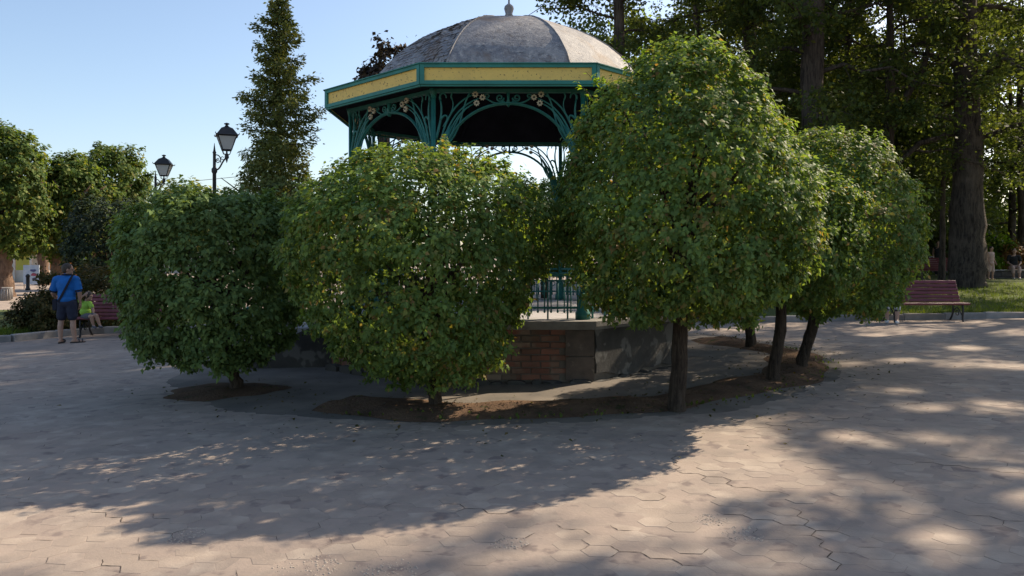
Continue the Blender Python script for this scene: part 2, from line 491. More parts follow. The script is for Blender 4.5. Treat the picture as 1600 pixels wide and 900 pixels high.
# ------------------------------------------------------------------ ground
def sheet(name, xs, ys, zf, mat, parent=None):
    V = [(x, y, zf(x, y)) for y in ys for x in xs]
    nx = len(xs)
    FA = [(j * nx + i, j * nx + i + 1, (j + 1) * nx + i + 1, (j + 1) * nx + i) for j in range(len(ys) - 1) for i in range(nx - 1)]
    mb = MB(); mb.v = V; mb.f = FA
    return mb.build(name, mat, parent, smooth=True)
def sand(x, y):
    n = math.sin(2.1 * x + 0.7 * y) * math.sin(1.3 * y - 0.9 * x + 1.0) + 0.6 * math.sin(5.3 * x - 3.1 * y + 2) * math.sin(4.1 * y + 2.2 * x) + 0.4 * math.sin(11 * x + 7 * y) * math.sin(13 * y - 6 * x)
    return -0.0004 + 0.0002 * n
plaza = sheet('plaza', [-700, -60, -18] + list(np.arange(-12, 12.01, 0.12)) + [18, 60, 700], [-60, 0] + list(np.arange(3, 16.01, 0.12)) + [20, 60, 1500],
              lambda x, y: g(x) + (sand(x, y) if abs(x) < 12.01 and 2.9 < y < 16.1 else -0.004), M['joint'])
tag(plaza, 'worn pinkish grey paved town plaza', None, None, 'structure')

BC = Vector((-0.05, 12.55, 0.0))      # centre of the bandstand
def ring_noise(a, k=1.0, s=0.0):
    return k * (0.06 * math.sin(5 * a + 1.3 + s) + 0.05 * math.sin(11 * a + 0.4 + s) + 0.03 * math.sin(23 * a + 2 + s))
# pavers: elongated hexagons, slightly uneven
PW, PT, PH = 0.215, 0.05, 0.165
def paver_geo(sc=1.0):
    e = 0.0008; b = 0.0009; h = 0.03
    hexa = [(PW / 2, 0), (PW / 2 - PT, PH / 2), (-PW / 2 + PT, PH / 2), (-PW / 2, 0), (-PW / 2 + PT, -PH / 2), (PW / 2 - PT, -PH / 2)]
    V = []
    for ins, z in ((e, -h), (e, -b * 0.7), (e + b, 0.0)):
        for x, y in hexa:
            l = math.hypot(x, y); V.append((x * (1 - ins / l), y * (1 - ins / l), z))
    FA = [(12, 13, 14, 15, 16, 17)]
    for k in range(2):
        for i in range(6):
            j = (i + 1) % 6
            FA.append((6 * k + i, 6 * k + j, 6 * k + 6 + j, 6 * k + 6 + i))
    return V, FA
PV, PF = paver_geo()
pm = MB(); pm.add(PV, PF)
paver_me = pm.mesh('paver', M['paver'])
holes = [(on_ground(*p), r) for p, r in (((478, 886), 0.17), ((600, 893), 0.16), ((1112, 812), 0.10), ((290, 836), 0.13), ((1165, 834), 0.12), ((795, 848), 0.10))]
cells = []
ca, sa = math.cos(math.radians(-7)), math.sin(math.radians(-7))
for i in range(-95, 95):
    for j in range(-12, 105):
        u = i * (PW - PT); v = j * PH + (PH / 2 if i % 2 else 0) + 3.0
        x = u * ca - (v - 3) * sa; y = 3 + u * sa + (v - 3) * ca
        if y < 3.45 or y > 14.5 or abs(x) > 0.70 * y + 1.3: continue
        d = math.hypot(x - BC.x, y - BC.y); a = math.atan2(y - BC.y, x - BC.x)
        if d < 5.0 + ring_noise(a): continue
        if any((Vector((x, y)) - h.xy).length < r * (0.8 + 0.4 * random.random()) for h, r in holes): continue
        cells.append((y, x))
cells.sort()
inview = [c for c in cells if abs(c[1]) < 0.68 * c[0] and c[0] > 3.9]
near = set(inview[:300])
bigV, bigF = [], []
base_rot = math.radians(-7)
for (y, x) in cells:
    loose = random.random() < 0.10
    dz = random.uniform(-0.0012, 0.0012) + (random.uniform(-0.005, 0.003) if loose else 0)
    rz = base_rot + random.gauss(0, 0.006) + (random.gauss(0, 0.03) if loose else 0)
    tx, ty = random.gauss(0, 0.004), random.gauss(0, 0.004) - 0.0175
    sc = random.uniform(0.955, 0.985) if loose else random.uniform(0.992, 1.004)
    if (y, x) in near:
        o = ob('paver', paver_me, plaza, (x, y, g(x) + dz), (tx, ty, rz))
        o.scale = (sc, sc, 1)
    else:
        R = Matrix.LocRotScale(Vector((x, y, g(x) + dz)), Matrix.Rotation(rz, 3, 'Z') @ Matrix.Rotation(ty, 3, 'Y') @ Matrix.Rotation(tx, 3, 'X'), Vector((sc, sc, 1)))
        n = len(bigV)
        bigV += [tuple(R @ Vector(p)) for p in PV]
        bigF += [tuple(k + n for k in f) for f in PF]
mb = MB(); mb.v = bigV; mb.f = bigF
tag(mb.build('pavers_beyond', M['paver'], plaza), kind='stuff')
# dirt-filled joints: runs of paver edges that have opened
hexv = [(PW / 2, 0), (PW / 2 - PT, PH / 2), (-PW / 2 + PT, PH / 2), (-PW / 2, 0), (-PW / 2 + PT, -PH / 2), (PW / 2 - PT, -PH / 2)]
cb, sb = math.cos(base_rot), math.sin(base_rot)
edges = {}; vid = {}; vpos = []
def vkey(x, y):
    k = (round(x * 60), round(y * 60))
    for dx in (0, -1, 1):
        for dy in (0, -1, 1):
            if (k[0] + dx, k[1] + dy) in vid: return vid[(k[0] + dx, k[1] + dy)]
    vid[k] = len(vpos); vpos.append((x, y)); edges[len(vpos) - 1] = set()
    return vid[k]
for (y, x) in cells:
    if y > 13: continue
    ids = [vkey(x + a * cb - b * sb, y + a * sb + b * cb) for a, b in hexv]
    for i in range(6):
        a, b = ids[i], ids[(i + 1) % 6]
        if a != b: edges[a].add(b); edges[b].add(a)
dm = MB()
def crack(v, n, wmax, bias=None):
    prev = None
    for k in range(n):
        opts = [e for e in edges[v] if e != prev]
        if not opts: return
        if bias: opts.sort(key=lambda e: -((vpos[e][0] - vpos[v][0]) * bias[0] + (vpos[e][1] - vpos[v][1]) * bias[1]) + random.uniform(0, 0.04))
        else: random.shuffle(opts)
        w = opts[0]
        a, b = Vector((*vpos[v], 0)), Vector((*vpos[w], 0))
        d = (b - a).normalized(); s_ = Vector((-d.y, d.x, 0))
        pts = []
        for i in range(5):
            t = i / 4
            p = a.lerp(b, t) + s_ * random.gauss(0, 0.002)
            hw = wmax * random.uniform(0.25, 1.0) * (0.5 + math.sin(PI * (0.1 + 0.8 * t)) * 0.6) / 2
            zz = g(p.x) + 0.0022
            pts += [(p.x + s_.x * hw, p.y + s_.y * hw, zz), (p.x - s_.x * hw, p.y - s_.y * hw, zz)]
        dm.add(pts, [(2 * i, 2 * i + 1, 2 * i + 3, 2 * i + 2) for i in range(4)])
        prev, v = v, w
def nearest(px, py):
    q = on_ground(px, py)
    return min(range(len(vpos)), key=lambda i: (vpos[i][0] - q.x) ** 2 + (vpos[i][1] - q.y) ** 2)
allv = list(range(len(vpos)))
for k in range(420):
    crack(random.choice(allv), random.choice((1, 1, 1, 1, 2, 2, 3)), random.uniform(0.002, 0.007))
for px, py, bias, n in ((1062, 715, (0.35, -1), 16), (1230, 790, (0.2, -1), 12), (1130, 800, (0.5, -1), 8), (1400, 720, (0.8, -0.5), 10), (1500, 800, (0.8, -0.4), 8), (60, 600, (1, 0.1), 8), (250, 600, (1, 0), 8), (1200, 665, (1, 0.1), 12), (1350, 640, (1, 0.1), 10), (700, 790, (1, -0.3), 6), (150, 800, (1, -0.2), 5), (960, 850, (0.6, -0.6), 6)):
    crack(nearest(px, py), n, 0.008, bias)
tag(dm.build('dirt_filled_joints', M['dirt'], plaza), kind='stuff')
# crumbled patches where pavers broke
def pebble_mesh(pts, sizes, name, mat, seed=0):
    R = np.random.default_rng(seed)
    ico = np.array([[1, 0, 0], [-1, 0, 0], [0, 1, 0], [0, -1, 0], [0, 0, 1], [0, 0, -1]], float)
    fa = np.array([[0, 2, 4], [2, 1, 4], [1, 3, 4], [3, 0, 4], [2, 0, 5], [1, 2, 5], [3, 1, 5], [0, 3, 5]])
    V = []; FF = []
    for i, (p, s) in enumerate(zip(pts, sizes)):
        q = ico * R.uniform(0.5, 1.2, (6, 1)) * s * np.array([1, 1, 0.42])
        a = R.uniform(0, 6.28); c, sn = math.cos(a), math.sin(a)
        q = q @ np.array([[c, sn, 0], [-sn, c, 0], [0, 0, 1]])
        V.append(q + np.array(p)); FF.append(fa + 6 * i)
    return arr_mesh(name, np.concatenate(V), np.concatenate(FF), mat)
for h, r in holes:
    pts = []; ss = []
    for k in range(int(1500 * r)):
        a = random.uniform(0, 6.28); q = r * 1.1 * math.sqrt(random.random())
        x, y = h.x + q * math.cos(a), h.y + q * math.sin(a)
        pts.append((x, y, g(x) - 0.001)); ss.append(random.choice((0.005, 0.007, 0.009, 0.013)))
    o = ob('crumbled_concrete', pebble_mesh(pts, ss, 'crumbled_concrete', M['rubble'], int(r * 1000)), plaza)
    tag(o, kind='stuff')

def annulus(name, r0f, r1f, a0, a1, n, rows, zf, mat, parent=None):
    mb = MB()
    for i in range(n + 1):
        a = a0 + (a1 - a0) * i / n
        for k in range(rows + 1):
            t = k / rows
            r = r0f(a) * (1 - t) + r1f(a) * t
            x, y = BC.x + r * math.cos(a), BC.y + r * math.sin(a)
            mb.v.append((x, y, zf(x, y, t, a)))
    for i in range(n):
        for k in range(rows):
            p = i * (rows + 1) + k
            mb.f.append((p, p + 1, p + rows + 2, p + rows + 1))
    return mb.build(name, mat, parent, smooth=True)
apron = annulus('dusty_apron', lambda a: 2.3, lambda a: 5.12 + ring_noise(a), 0, 2 * PI, 220, 6, lambda x, y, t, a: g(x) + 0.010 - 0.012 * t ** 6, M['dust'])
tag(apron, 'dusty grey apron around the bandstand foot', None, None, 'structure')
def soil_z(x, y, t, a):
    e = math.sin(PI * min(1, max(0, t)))
    return g(x) + 0.006 + 0.055 * e ** 0.7 + 0.012 * e * (math.sin(9 * x + 4 * y) + math.sin(17 * y - 6 * x))
soil = annulus('soil_strip', lambda a: 3.98 + ring_noise(a, 1.6, 1) - 0.15 * max(0, math.sin(3 * a)), lambda a: 4.78 + ring_noise(a, 1.4, 2), math.radians(-117), math.radians(28), 150, 10, soil_z, M['soil'])
tag(soil, 'bare brown soil strip under the clipped trees', None, None, 'structure')
def pit(cx, cy, rx, ry):
    mb = MB(); n, rows = 44, 6
    for k in range(rows + 1):
        t = k / rows
        for i in range(n):
            a = 2 * PI * i / n
            q = t * (1 + 0.1 * math.sin(3 * a + 1) + 0.07 * math.sin(7 * a))
            x, y = cx + rx * q * math.cos(a), cy + ry * q * math.sin(a)
            mb.v.append((x, y, g(x) + 0.012 + 0.05 * (1 - t * t) - (0.012 if t == 1 else 0)))
    for k in range(rows):
        for i in range(n):
            j = (i + 1) % n
            mb.f.append((k * n + i, k * n + j, (k + 1) * n + j, (k + 1) * n + i))
    return mb
T1 = on_ground(369, 612)
tag(pit(T1.x - 0.15, T1.y + 0.05, 0.75, 0.62).build('soil_pit', M['soil'], smooth=True), 'dark round soil pit under the leftmost clipped tree', None, None, 'structure')
# clods, pebbles and fallen leaves on the soil
pts = []; ss = []
for k in range(1500):
    a = math.radians(random.uniform(-116, 26)); r = random.uniform(4.0, 4.85)
    x, y = BC.x + r * math.cos(a), BC.y + r * math.sin(a)
    pts.append((x, y, soil_z(x, y, (r - 3.98) / 0.8, a) + 0.004)); ss.append(random.choice((0.006, 0.008, 0.012, 0.018)))
tag(ob('soil_clods', pebble_mesh(pts, ss, 'soil_clods', M['soil'], 3)), 'small crumbs of brown soil on the planting strip', 'soil', None, 'stuff')
n = 700
a = RNG.uniform(math.radians(-150), math.radians(40), n); r = RNG.normal(4.7, 0.7, n).clip(3.2, 8)
P = np.stack([BC.x + r * np.cos(a), BC.y + r * np.sin(a), np.zeros(n)], 1)
P[:, 2] = np.array([g(x) for x in P[:, 0]]) + 0.03
P[:, 2] += np.where((r > 4) & (r < 4.75), 0.04, 0.0)
V, FF = leaves(P, np.array([0, 0, 1.0]) + RNG.normal(0, 0.25, (n, 3)), RNG.normal(0, 1, (n, 3)), RNG.uniform(0.03, 0.06, n), LEAF5)
tag(ob('fallen_leaves', arr_mesh('fallen_leaves', V, FF, M['barberry'])), 'dry fallen leaves scattered around the clipped trees', 'leaves', None, 'stuff')

# lawns and kerbs
def kerb(name, pts, h, w, label):
    root = thing(name, label, 'kerb', (pts[0][0], pts[0][1], g(pts[0][0])))
    P = [Vector((x, y, 0)) for x, y in pts]
    for a, b in zip(P[:-1], P[1:]):
        L = (b - a).length; n = max(1, round(L / 0.95))
        for k in range(n):
            c = a.lerp(b, (k + 0.5) / n)
            mb = MB(); mb.bevel_box((0, 0, 0), (L / n - 0.012, w, h + 0.1), 0.018)
            o = mb.build('kerb_stone', M['kerb'], root, loc=c + Vector((0, 0, g(c.x) + h / 2 - 0.05)) - root.location, rot=(random.gauss(0, 0.008), random.gauss(0, 0.006), math.atan2(b.y - a.y, b.x - a.x)))
    return root
def lawn_z(x, y):
    return g(x) + 0.11 + 0.028 * max(0.0, min(9.0, y - 18.0)) * max(0, min(1, (x - 3) / 8))
lawn = sheet('lawn', list(np.linspace(4.5, 60, 40)), list(np.linspace(18.05, 26.8, 12)) + [30, 40, 60, 90], lawn_z, M['grass_base'])
tag(lawn, 'sun-striped lawn behind the right bench', None, None, 'structure')
kerb('kerb', [(4.4, 17.95), (30, 17.95)], 0.14, 0.14, 'long dark stone kerb edging the lawn behind the right bench')
bedpts = [(-26, 15.4), (-15, 15.7), (-11.6, 16.0), (-10.75, 16.5), (-10.35, 17.4), (-9.6, 18.1), (-4.2, 18.4)]
kerb('kerb', bedpts, 0.15, 0.16, 'rounded grey kerb beside the man in the blue polo shirt')
mb = MB()
top = [(x, y + 0.06, g(x) + 0.12) for x, y in bedpts] + [(-4.2, 24, 0.0), (-26, 26, -0.2)]
mb.add(top, [tuple(range(len(top)))])
bed = mb.build('planting_bed', M['grass_base'])
tag(bed, 'raised grassy planting bed behind the man', None, None, 'structure')
def grass(name, n, xf, yf, zf, hmin, hmax, label, mat=None):
    x = xf(n); y = yf(n)
    P = np.stack([x, y, np.array([zf(a, b) for a, b in zip(x, y)])], 1)
    D = np.stack([RNG.normal(0, 0.35, n), RNG.normal(0, 0.35, n), np.ones(n)], 1)
    N = RNG.normal(0, 1, (n, 3)); N[:, 2] *= 0.2
    s = RNG.uniform(hmin, hmax, n)
    V, FF = leaves(P, N, D, s, (np.array([[0, -0.08, 0], [0, 0.08, 0], [1, 0, 0.15]]), np.array([[0, 1, 2]])))
    tag(ob(name, arr_mesh(name, V, FF, mat or M['grass'])), label, 'grass', None, 'stuff')
grass('grass', 26000, lambda n: RNG.uniform(7, 24, n), lambda n: 18.1 + 9 * RNG.random(n) ** 1.5, lawn_z, 0.05, 0.13, 'short mown grass on the lawn behind the right bench')
grass('grass', 5000, lambda n: RNG.uniform(-16, -10.9, n), lambda n: RNG.uniform(16.25, 18.2, n), lambda x, y: g(x) + 0.12, 0.05, 0.14, 'rough grass on the raised bed beside the man')
n = 350
a = RNG.uniform(math.radians(-112), math.radians(10), n)
r = 4.72 + RNG.normal(0, 0.10, n)
P = np.stack([BC.x + r * np.cos(a), BC.y + r * np.sin(a), np.zeros(n)], 1)
P[:, 2] = np.array([g(x) for x in P[:, 0]]) + 0.012
V, FF = leaves(P, RNG.normal(0, 1, (n, 3)), np.stack([RNG.normal(0, .6, n), RNG.normal(0, .6, n), np.ones(n)], 1), RNG.uniform(0.02, 0.06, n), LEAF4)
tag(ob('weeds', arr_mesh('weeds', V, FF, M['grass'])), 'low green weeds along the edge of the soil strip', 'weeds', None, 'stuff')

# ------------------------------------------------------------------ bandstand
band = thing('bandstand', 'octagonal bandstand with grey dome, yellow fascia and green ironwork', 'bandstand', BC)
C8 = 1 / math.cos(PI / 8); T8 = math.tan(PI / 8)
def face_obj(name, me, k, ap, parent=None, z=0.0):
    a = k * PI / 4
    o = ob(name, me, parent or band)
    o.rotation_euler = (0, 0, a)
    o.location = (ap * math.sin(a), -ap * math.cos(a), z)
    return o
def lathe8(prof, name, mat, closed=True):
    mb = MB(); mb.lathe([(r * C8, z) for r, z in prof], 8, (0, 0, 0), PI / 8)
    if not closed: mb.f = mb.f[:-2]
    return mb.build(name, mat, band)
WAP = 2.66
FLOORZ = 0.80
lathe8([(WAP - 0.03, -0.3), (WAP - 0.03, 0.70)], 'base_wall', M['mortar'])
base_wall = band.children[0]
fl = lathe8([(WAP - 0.12, 0.70), (WAP - 0.12, FLOORZ + 0.004)], 'platform_floor', M['floor'])
# bricks on the two faces towards the plaza, plaster on the others
bh, bl = 0.07, 0.238
brick_me = []
for v in range(6):
    R = random.Random(v)
    mb = MB()
    hx, hz, dy = bl / 2, bh / 2, 0.05
    out = []
    for (x, z) in ((-hx, -hz), (hx, -hz), (hx, hz), (-hx, hz)):
        out.append((x + R.gauss(0, .002), z + R.gauss(0, .002)))
    P = [(x, 0.03, z) for x, z in out] + [(x, -0.008 + R.gauss(0, .002), z) for x, z in out] + [(x * 0.965, -0.018 + R.gauss(0, .003), z * 0.87) for x, z in out]
    mb.add(P, [(8, 9, 10, 11)] + [(i, (i + 1) % 4, 4 + (i + 1) % 4, 4 + i) for i in range(4)] + [(4 + i, 4 + (i + 1) % 4, 8 + (i + 1) % 4, 8 + i) for i in range(4)])
    brick_me.append(mb.mesh('brick', M['brick']))
half = (WAP - 0.03) * T8
for k in (0, -1):
    a = k * PI / 4
    for c in range(8):
        z = 0.085 + c * 0.0835
        off = 0 if c % 2 else 0.125
        u = -half + 0.125 + off - 0.125
        while u < half - 0.06:
            uu = u
            if uu - bl / 2 > -half - 0.01 and uu + bl / 2 < half + 0.01 and not (k == 0 and uu > 0.70) and random.random() > 0.03:
                ap = WAP - 0.028 + random.gauss(0, 0.003)
                o = ob('brick', random.choice(brick_me), base_wall)
                o.location = (ap * math.sin(a) + uu * math.cos(a), -ap * math.cos(a) + uu * math.sin(a), z)
                o.rotation_euler = (0, random.gauss(0, 0.006), a)
            u += 0.251
M['corner'] = surf('stained_block', (0.13, 0.10, 0.08), (0.075, 0.06, 0.05), scale=5, rough=0.95, bmp=0.6, bscale=22, spots=(0.17, 0.14, 0.11), spot_scale=7, world_space=True)
# stone pilaster at the front right corner, plaster slabs on the other faces
def slab_mesh(u0, u1, z0, z1, d, seed, name, mat, ragged=0.03):
    R = random.Random(seed)
    poly = []
    nb = 10
    for i in range(nb): poly.append((u0 + (u1 - u0) * i / nb, z0 + R.uniform(0, ragged * 2)))
    for i in range(6): poly.append((u1 - R.uniform(0, ragged * 0.5), z0 + (z1 - z0) * i / 6))
    for i in range(3): poly.append((u1 + (u0 - u1) * i / 3, z1))
    for i in range(6): poly.append((u0 + R.uniform(0, ragged), z1 + (z0 - z1) * i / 6))
    mb = MB(); mb.prism(poly, d=d)
    return mb.mesh(name, mat)
face_obj('corner_block', slab_mesh(0.74, half + 0.02, 0.05, 0.35, 0.07, 4, 'corner_block', M['corner'], 0.008), 0, WAP - 0.02)
face_obj('corner_block', slab_mesh(0.735, half + 0.02, 0.36, 0.695, 0.075, 5, 'corner_block', M['corner'], 0.006), 0, WAP - 0.02)
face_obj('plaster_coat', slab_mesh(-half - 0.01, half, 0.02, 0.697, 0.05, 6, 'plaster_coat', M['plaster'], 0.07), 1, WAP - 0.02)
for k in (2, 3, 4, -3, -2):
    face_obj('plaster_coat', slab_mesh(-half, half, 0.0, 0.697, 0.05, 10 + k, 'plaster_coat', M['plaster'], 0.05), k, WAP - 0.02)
# footing stones
for k in (0, -1, 1):
    u = -half
    while u < half - 0.1:
        w = random.uniform(0.08, 0.36)
        mb = MB()
        n0 = 7; hgt = random.uniform(0.025, 0.07)
        poly = [(-w / 2, -0.1), (w / 2, -0.1), (w / 2 * random.uniform(.8, 1), hgt * .5), (w * .25, hgt * random.uniform(.8, 1.1)), (-w * .2, hgt), (-w / 2 * random.uniform(.8, 1), hgt * random.uniform(.4, .8))]
        mb.prism(poly, d=random.uniform(0.10, 0.20))
        a = k * PI / 4; ap = WAP + 0.03; uu = u + w / 2
        o = mb.build('footing_stone', M['plaster'], base_wall, loc=(ap * math.sin(a) + uu * math.cos(a), -ap * math.cos(a) + uu * math.sin(a), 0.01), rot=(random.gauss(0, .05), 0, a + random.gauss(0, .1)))
        u += w + random.uniform(0.0, 0.08)
# coping slabs
for k in range(8):
    ap0, ap1 = 2.36, WAP + 0.06
    mb = MB()
    for z0, z1, x in ((0.703, 0.745, -0.025), (0.745, FLOORZ + 0.012, 0.0)):
        o1 = ap1 + x
        P = []
        for z in (z0, z1):
            P += [(-ap0 * T8 + .004, -ap0, z), (ap0 * T8 - .004, -ap0, z), (o1 * T8 - .004, -o1, z), (-o1 * T8 + .004, -o1, z)]
        mb.add(P, [(0, 1, 2, 3)[::-1], (4, 5, 6, 7), (0, 4, 7, 3), (1, 2, 6, 5), (2, 3, 7, 6), (0, 1, 5, 4)])
    o = mb.build('coping_stone', M['coping'], band, rot=(0, 0, k * PI / 4))
# columns
CAP = 2.384
HS = CAP * T8          # half spacing 0.9875
CR = CAP * C8
SOFZ = 3.862
col = MB()
col.tube([(0, 0, FLOORZ), (0, 0, SOFZ)], 0.023, 10)
col.tube([(0.026, -0.01, FLOORZ), (0.026, -0.01, SOFZ - 0.05)], 0.011, 6)
col.tube([(-0.026, -0.01, FLOORZ), (-0.026, -0.01, SOFZ - 0.05)], 0.011, 6)
col.lathe([(0.10, 0), (0.10, 0.10), (0.075, 0.13), (0.06, 0.3), (0.07, 0.33), (0.045, 0.36)], 12, (0, 0, FLOORZ))
col.lathe([(0.03, -0.12), (0.045, -0.05), (0.06, 0.0)], 10, (0, 0, SOFZ))
col_me = col.mesh('column', M['iron'], True)
for k in range(8):
    a = k * PI / 4 + PI / 8
    ob('column', col_me, band, (CR * math.sin(a), -CR * math.cos(a), 0), (0, 0, a))
# arches with whiplash brackets and flowers
def flat_curve(pts, r, y=0.0, n=6):
    return [(u, y, z) for u, z in pts], r
arch = MB()
pts = [(-0.915, 0, 2.30), (-0.89, 0, 2.62)]
for i in range(33):
    w = PI - PI * i / 32
    pts.append((0.865 * math.cos(w), 0, 2.84 + 0.83 * math.sin(w)))
pts += [(0.89, 0, 2.62), (0.915, 0, 2.30)]
arch.tube(pts, 0.021, 8)
arch.tube([(u, -0.026, z + 0.004) for u, y, z in pts[1:-1]], 0.009, 6)
arch_me = arch.mesh('arch', M['iron'], True)
def b2(p0, p1, p2, p3, n=14):
    return [(q.x, 0, q.z) for q in bez((p0[0], 0, p0[1]), (p1[0], 0, p1[1]), (p2[0], 0, p2[1]), (p3[0], 0, p3[1]), n)]
def spiral(u, z, r, turns, a0, s=1, n=22):
    return [(u + r * (1 - 0.8 * i / n) * math.cos(a0 + s * 2 * PI * turns * i / n), 0, z + r * (1 - 0.8 * i / n) * math.sin(a0 + s * 2 * PI * turns * i / n)) for i in range(n + 1)]
def bracket(sgn):
    mb = MB()
    def tb(p, r, n=6): mb.tube([(u * sgn, y, z) for u, y, z in p], r, n)
    for k, (fu, fz) in enumerate(((0.45, 3.785), (0.37, 3.738), (0.43, 3.668), (0.52, 3.62))):
        m = 14
        rr = [0.019 - 0.009 * i / m for i in range(m + 1)]
        tb(b2((0.958 - 0.012 * k, 2.55), (0.94 - 0.035 * k, 3.30 - 0.06 * k), (0.78 - 0.03 * k, 3.66 - 0.055 * k), (fu + 0.02, fz)), rr)
    # broad leaf that the stems grow out of
    leaf = [(0.965, 2.50), (0.955, 2.85), (0.90, 3.10), (0.80, 3.32), (0.735, 3.40), (0.80, 3.20), (0.87, 2.95), (0.93, 2.65)]
    mb.prism([(u * sgn, z) for u, z in leaf][::(1 if sgn > 0 else -1)], d=0.03)
    # whiplash line: loop down from the top and curl
    tb(b2((0.47, 3.86), (0.60, 3.72), (0.60, 3.45), (0.70, 3.27)) + b2((0.70, 3.27), (0.755, 3.17), (0.80, 3.12), (0.775, 3.20))[1:] + b2((0.775, 3.20), (0.75, 3.28), (0.83, 3.34), (0.84, 3.25))[1:], 0.012)
    # curled leaves by the column head
    for (q0, q1, q2, q3, r) in (((0.955, 3.20), (0.90, 3.42), (0.86, 3.55), (0.90, 3.72), 0.022), ((0.90, 3.72), (0.93, 3.82), (0.82, 3.84), (0.82, 3.74), 0.017), ((0.90, 3.45), (0.83, 3.56), (0.78, 3.50), (0.82, 3.43), 0.018), ((0.86, 3.36), (0.78, 3.50), (0.70, 3.60), (0.74, 3.72), 0.013), ((0.74, 3.72), (0.79, 3.80), (0.70, 3.86), (0.66, 3.80), 0.012)):
        m = 10
        tb(b2(q0, q1, q2, q3, m), [r * (1 - 0.5 * i / m) for i in range(m + 1)])
    return mb.mesh('bracket', M['iron'], True)
br_me = [bracket(-1), bracket(1)]
def scrolls():
    mb = MB()
    for s in (-1, 1):
        mb.tube([(u * s, 0, z) for u, _, z in spiral(0.11, 3.745, 0.055, 1.4, PI, 1)], 0.012, 6)
        mb.tube([(u * s, 0, z) for u, _, z in b2((0.05, 3.70), (0.15, 3.64), (0.22, 3.69), (0.30, 3.74))], 0.012, 6)
        mb.tube([(u * s, 0, z) for u, _, z in spiral(0.275, 3.765, 0.04, 1.2, -PI / 2, 1)], 0.010, 6)
    mb.prism([(-0.03, 3.66), (0, 3.62), (0.03, 3.66), (0.014, 3.72), (0.02, 3.80), (0, 3.86), (-0.02, 3.80), (-0.014, 3.72)], d=0.05)
    return mb.mesh('crown_scroll', M['iron'], True)
scr_me = scrolls()
fm = MB()
pet = []
for i in range(32):
    w = 2 * PI * i / 32
    pet.append(((0.036 + 0.008 * math.cos(8 * w)) * math.cos(w), (0.036 + 0.008 * math.cos(8 * w)) * math.sin(w)))
fm.prism(pet, d=0.022)
fl_me = fm.mesh('flower', M['flower'])
cm = MB(); cm.lathe([(0.014, 0), (0.011, 0.008), (0.004, 0.012)], 10)
cen_me = cm.mesh('flower_centre', M['black'])
for k in range(8):
    ar = face_obj('arch', arch_me, k, CAP)
    for b in br_me: ob('bracket', b, ar)
    ob('crown_scroll', scr_me, ar)
    for s in (-1, 1):
        for fu, fz in ((0.435, 3.783), (0.340, 3.744), (0.417, 3.668)):
            ob('flower', fl_me, ar, (s * fu, -0.028, fz), (0, random.uniform(0, 1), 0))
            ob('flower_centre', cen_me, ar, (s * fu, -0.041, fz), (PI / 2, 0, 0))
# railing
RT = 1.40
rail = MB()
for z, h in ((RT, 0.035), (RT - 0.075, 0.022), (0.965, 0.026)):
    rail.box((0, 0, z), (2 * HS - 0.09, 0.03, h))
for i in range(-3, 4):
    rail.box((i * 0.262, 0.0, (0.80 + RT) / 2 + 0.002), (0.022, 0.022, RT - 0.81))
for i in range(14):
    u = -0.852 + i * 0.131
    rail.tube([(u + 0.030 * math.cos(w * PI / 5), 0, RT - 0.115 + 0.030 * math.sin(w * PI / 5)) for w in range(11)], 0.006, 5)
rail_me = rail.mesh('railing', M['iron'])
bal = MB(); bal.tube([(0, 0, 0.925), (0, 0, RT - 0.08)], 0.0085, 6); bal.ellipsoid((0, 0, 0.915), (0.016, 0.016, 0.02), 8)
bal_me = bal.mesh('baluster', M['iron'], True)
for k in range(8):
    if k == 6: continue            # stairs open on the left side
    rr = face_obj('railing', rail_me, k, CAP)
    for i in range(-11, 11):
        u = (i + 0.5) * 0.0873
        if abs((u / 0.262) - round(u / 0.262)) < 0.1: continue
        ob('baluster', bal_me, rr, (u, 0, 0))
# stairs on the left face, with flanking walls and sloping rails
st = face_obj('staircase', (lambda m: (m.box((0, -0.15, 0.36), (1.36, 0.30, 0.70)), m.mesh('staircase', M['coping']))[1])(MB()), 6, WAP + 0.02)
for i in range(4):
    mb = MB(); mb.bevel_box((0, -0.45 - 0.29 * i, 0.255 - 0.09 * i), (1.30, 0.30, 0.58 - 0.14 * i * 1.0), 0.012)
    ob('step', mb.mesh('step', M['floor']), st)
for s in (-1, 1):
    mb = MB()
    mb.prism([(0.0, -0.3), (1.55, -0.3), (1.55, 0.16), (1.15, 0.22), (0.0, 0.70)], d=0.22)
    o = ob('flank_wall', mb.mesh('flank_wall', M['plaster']), st, (s * 0.78, 0, 0), (0, 0, -PI / 2))
    mb = MB()
    mb.tube([(s * 0.78, 0.0, 1.38), (s * 0.78, -1.45, 0.80)], 0.02, 8)
    mb.tube([(s * 0.78, 0.0, 1.15), (s * 0.78, -1.45, 0.57)], 0.014, 6)
    mb.tube([(s * 0.78, -1.45, 0.15), (s * 0.78, -1.45, 0.84)], 0.022, 8)
    for i in range(12):
        y = -0.06 - 0.118 * i
        mb.tube([(s * 0.78, y, 1.38 + y * 0.4), (s * 0.78, y, 1.08 + y * 0.4)], 0.009, 5)
    ob('handrail', mb.mesh('handrail', M['iron']), st)
